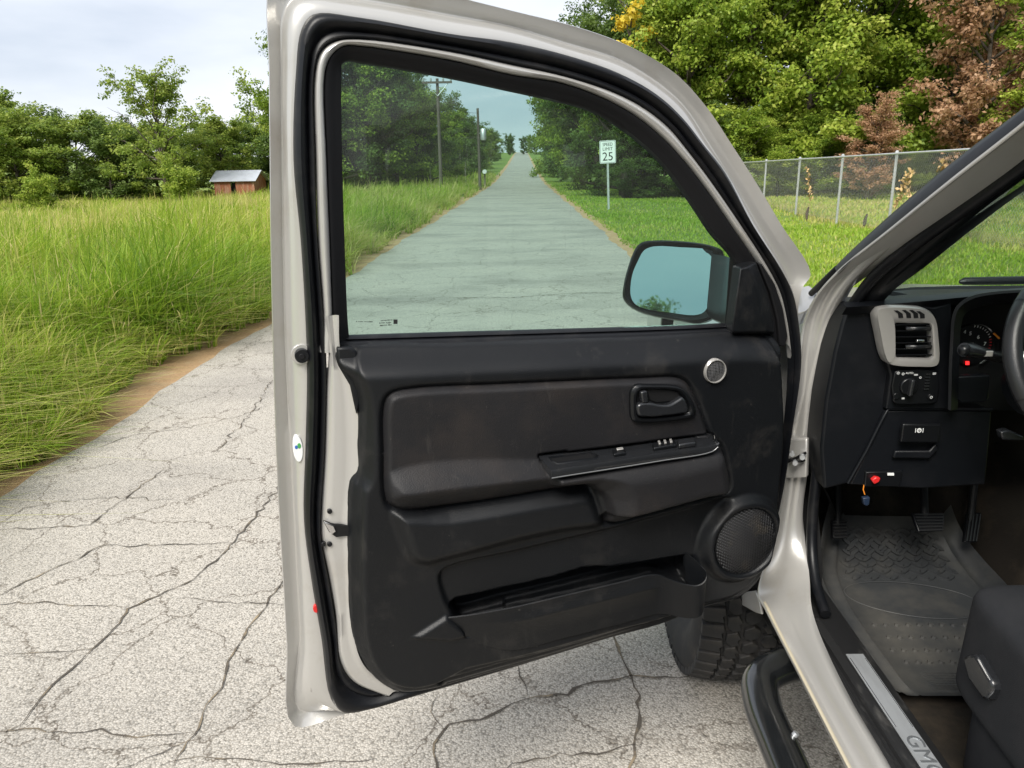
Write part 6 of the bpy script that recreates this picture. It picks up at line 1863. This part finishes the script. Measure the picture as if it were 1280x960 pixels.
# diagnostic socket with red plug and hanging blue connector
prism('socket_bracket', [(0.7552,1.592,0.8721),(0.8367,1.592,0.8731),(0.8341,1.592,0.8364),(0.7555,1.592,0.8373)], (0, -.010, 0), M['plastic_smooth'], truck, .002)
prism('red_plug', [(0.765,1.582,0.857),(0.773,1.582,0.8646),(0.7838,1.582,0.8625),(0.7814,1.582,0.8529),(0.7714,1.582,0.8473)], (0, -.012, 0), M['red'], truck, .002)
prism('white_tag', [(0.8019,1.581,0.8704),(0.816,1.581,0.8703),(0.8167,1.581,0.8645),(0.8026,1.581,0.8647)], (0, -.002, 0), M['white'], truck)
tube('plug_wire', [(0.7557,1.585,0.8403),(0.7552,1.585,0.8287),(0.7601,1.585,0.8169)], .0012, M['orange'], truck, 6)
prism('hanging_connector', [(0.7539,1.59,0.8108),(0.7699,1.59,0.8126),(0.7701,1.59,0.7949),(0.7651,1.59,0.791),(0.7575,1.59,0.795)], (0, -.012, 0), simple('blue_connector', (.012, .022, .045), .4), truck, .002)
tube('pedal_cable', [(0.7112,1.7,0.7906),(0.7555,1.76,0.7293),(0.7997,1.82,0.6608),(0.822,1.85,0.6183)], .0025, M['dark_void'], truck, 6)

# ------------------------------------------------------------------ pedals
def pedal(name, px, ribs, horizontal, arm):
    P = [np.array(p) for p in px]
    d = np.array([0, .012, -.006])
    o = prism(name, P, d, M['rubber'], truck, .003)
    a, b_, c, e = P[:4]
    for i in range(ribs):
        t0, t1 = (i + .25) / ribs, (i + .62) / ribs
        if horizontal:
            q = [a * (1 - t0) + e * t0, b_ * (1 - t0) + c * t0, b_ * (1 - t1) + c * t1, a * (1 - t1) + e * t1]
        else:
            q = [a * (1 - t0) + b_ * t0, a * (1 - t1) + b_ * t1, e * (1 - t1) + c * t1, e * (1 - t0) + c * t0]
        m0 = sum(q) / 4
        q = [m0 + (x - m0) * np.array([.9, .9, .9]) for x in q]
        v, f = prism_geo([tuple(x + np.array([0, -.005, .002])) for x in q], (0, .006, -.002))
        mesh_obj('pedal_rib', v, f, M['scuff'], o, smooth=False, local=True)
    tube('pedal_arm', [tuple(P[0] * .5 + P[2] * .5 + d), tuple(np.array(arm))], .010, M['dark_void'], truck, 8)
    return o
pedal('parking_brake_pedal', [(0.8045,1.84,0.6281),(0.8443,1.84,0.6277),(0.8315,1.8,0.595),(0.7945,1.8,0.593)], 6, True, (.84, 1.98, .95))
pedal('brake_pedal', [(0.9564,1.74,0.6953),(1.0372,1.74,0.6944),(1.0163,1.7,0.6647),(0.9565,1.7,0.6631)], 6, True, (1.05, 1.95, .95))
pedal('accelerator_pedal', [(1.1572,1.84,0.6452),(1.1926,1.84,0.6448),(1.1541,1.78,0.5909),(1.1215,1.78,0.5912)], 4, False, (1.25, 2.0, .9))
# transmission hump
v, f = loft([[(1.18, y, .43), (1.24, y, .52 + dz), (1.34, y, .60 + dz), (1.5, y, .62 + dz), (1.66, y, .43)] for y, dz in ((.0, 0), (1.4, 0), (1.8, .06), (2.07, .16))])
autosmooth(mesh_obj('transmission_hump', v, f, M['carpet'], truck), 60)

# ------------------------------------------------------------------ floor mat (lies loose on the carpet)
ML = [(0.827,1.8849,0.62),(0.8222,1.8905,0.56),(0.8102,1.8662,0.52),(0.7829,1.8091,0.49),(0.7651,1.7207,0.475),(0.7561,1.6023,0.472),(0.7578,1.4699,0.47),(0.764,1.3829,0.468),(0.7813,1.345,0.466)]
MR = [(1.1179,1.869,0.62),(1.1514,1.8842,0.56),(1.1696,1.8599,0.52),(1.1843,1.8028,0.49),(1.1885,1.7148,0.475),(1.17,1.5974,0.472),(1.15,1.4661,0.47),(1.1271,1.3799,0.468),(1.1022,1.3425,0.466)]
ml = [np.array(p) for p in catmull(ML, 5)]; mr = [np.array(p) for p in catmull(MR, 5)]
fmat = thing('floor_mat', (1.0, 1.5, .455), 'grey rubber floor mat in front of the driver seat', 'floor mat')
def matpt(s, t, h=0.0):
    i = t * (len(ml) - 1); i0 = min(int(i), len(ml) - 2); w = i - i0
    a = ml[i0] * (1 - w) + ml[i0 + 1] * w; c = mr[i0] * (1 - w) + mr[i0 + 1] * w
    p = a * (1 - s) + c * s
    p[2] = p[2] + h
    return p
cols = [(-.05, .034), (-.035, .036), (-.015, .022), (.0, .006), (.03, .002), (.07, .001), (.085, .008), (.10, .001), (.3, 0), (.5, 0), (.7, 0), (.90, .001), (.915, .008), (.93, .001), (.97, .006), (1.0, .022), (1.03, .036)]
rows = []
TT = np.linspace(0, 1, 41)
for t in TT:
    e = .018 * sstep(t, .94, 1.0) * .35
    rows.append([tuple(matpt(s, t, h * (1 - .75 * sstep(t, .78, 1)) + e)) for s, h in cols])
v, f = loft(rows)
mat_o = autosmooth(mesh_obj('mat_sheet', v, f, M['mat_rubber'], fmat), 70)
# raised tread bars and studs
geos = []
def bar(s, t, ang, L_, w, h):
    c = matpt(s, t); ex = matpt(s + .02, t) - matpt(s - .02, t); ey = matpt(s, t - .02) - matpt(s, t + .02)
    ex /= np.linalg.norm(ex); ey /= np.linalg.norm(ey)
    up = np.cross(ex, ey); up /= np.linalg.norm(up)
    d = ex * math.cos(ang) + ey * math.sin(ang); n_ = np.cross(up, d)
    q = [c + d * a * L_ + n_ * b_ * w for a, b_ in ((-.5, 0), (-.25, -.5), (.25, -.5), (.5, 0), (.25, .5), (-.25, .5))]
    v = [tuple(p - up * .001) for p in q] + [tuple(c + (p - c) * .75 + up * h) for p in q]
    geos.append((v, [(i, (i + 1) % 6, (i + 1) % 6 + 6, i + 6) for i in range(6)] + [tuple(range(6, 12))]))
for i in range(13):
    for j in range(9):
        s = .145 + .060 * i + (.03 if j % 2 else 0); t = .10 + .038 * j
        if s > .86: continue
        lim = .44 - .05 * math.sin(math.pi * (s - .1) / .8) if True else 0
        if t > .405: continue
        bar(s, t, R(38) if (i + j) % 2 else R(-38), .040, .012, .0055)
for i in range(11):
    for j in range(4):
        s = .17 + .064 * i + (.032 if j % 2 else 0); t = .63 + .045 * j
        if s < .14 + .10 * (t - .6) or s > .84: continue
        bar(s, t, R(20), .016, .012, .005)
for j in range(9):
    for i in range(24):
        s0 = .25 + .024 * i
        if .82 + .012 * j < .94:
            bar(s0, .815 + .012 * j, 0, .017, .0028, .0018)
v, f = join_geo(geos)
tb = autosmooth(mesh_obj('mat_tread', v, f, M['mat_rubber'], fmat), 40); tb['kind'] = 'stuff'
# oval heel pad outline
pad = []
for a in np.linspace(0, 2 * math.pi, 60, endpoint=False):
    pad.append(tuple(matpt(.48 + .38 * math.cos(a), .515 - .085 * math.sin(a) + .03 * math.cos(a), .0015)))
v, f = tube_geo(pad + [pad[0]], .0022, 6, False)
mesh_obj('heel_pad_rim', v, f, M['mat_rubber'], fmat)

# ------------------------------------------------------------------ driver seat
def pillow(name, c, s, mat, parent, pinch=.86, lv=3, local=False, rot=None):
    v = []
    g_ = [-1, -.82, 0, .82, 1]
    bm = bmesh.new()
    bmesh.ops.create_cube(bm, size=2)
    bmesh.ops.subdivide_edges(bm, edges=bm.edges[:], cuts=3, use_grid_fill=True)
    for q in bm.verts:
        for k in range(3):
            a = q.co[k]
            q.co[k] = math.copysign({0: 0, 1: .66 if abs(abs(a) - .5) < .01 else 1.0}[0 if abs(a) < .01 else 1], a) if abs(a) > .01 else 0
    me = bpy.data.meshes.new(name)
    for q in bm.verts:
        p = Vector((q.co.x * s[0] / 2, q.co.y * s[1] / 2, q.co.z * s[2] / 2))
        if rot is not None:
            p = rot @ p
        q.co = p + Vector(c)
    bm.to_mesh(me); bm.free()
    me.materials.append(mat); shade(me)
    o = bpy.data.objects.new(name, me)
    link(o, parent, not local)
    subsurf(o, lv)
    return o
seat = pillow('driver_seat', (1.035, .86, .705), (.56, .68, .22), M['seat'], truck, rot=Matrix.Rotation(R(4), 3, 'X'))
pillow('seat_base', (1.035, .85, .585), (.535, .62, .24), M['seat'], seat, local=True)
pillow('seat_back', (1.035, .46, 1.10), (.52, .16, .68), M['seat'], seat, local=True, rot=Matrix.Rotation(R(-16), 3, 'X'))
LV = [(0.762,1.1289,0.7201),(0.762,1.1164,0.7354),(0.762,1.101,0.7464),(0.762,1.087,0.7443),(0.762,1.0676,0.7372),(0.762,1.0494,0.7329),(0.762,1.0444,0.7217),(0.762,1.0491,0.6998),(0.762,1.0616,0.6899),(0.762,1.0821,0.6923),(0.762,1.106,0.6959)]
prism('seat_lever', LV, (-.022, 0, 0), M['switch_panel'], seat, .005).location = (0, 0, 0)
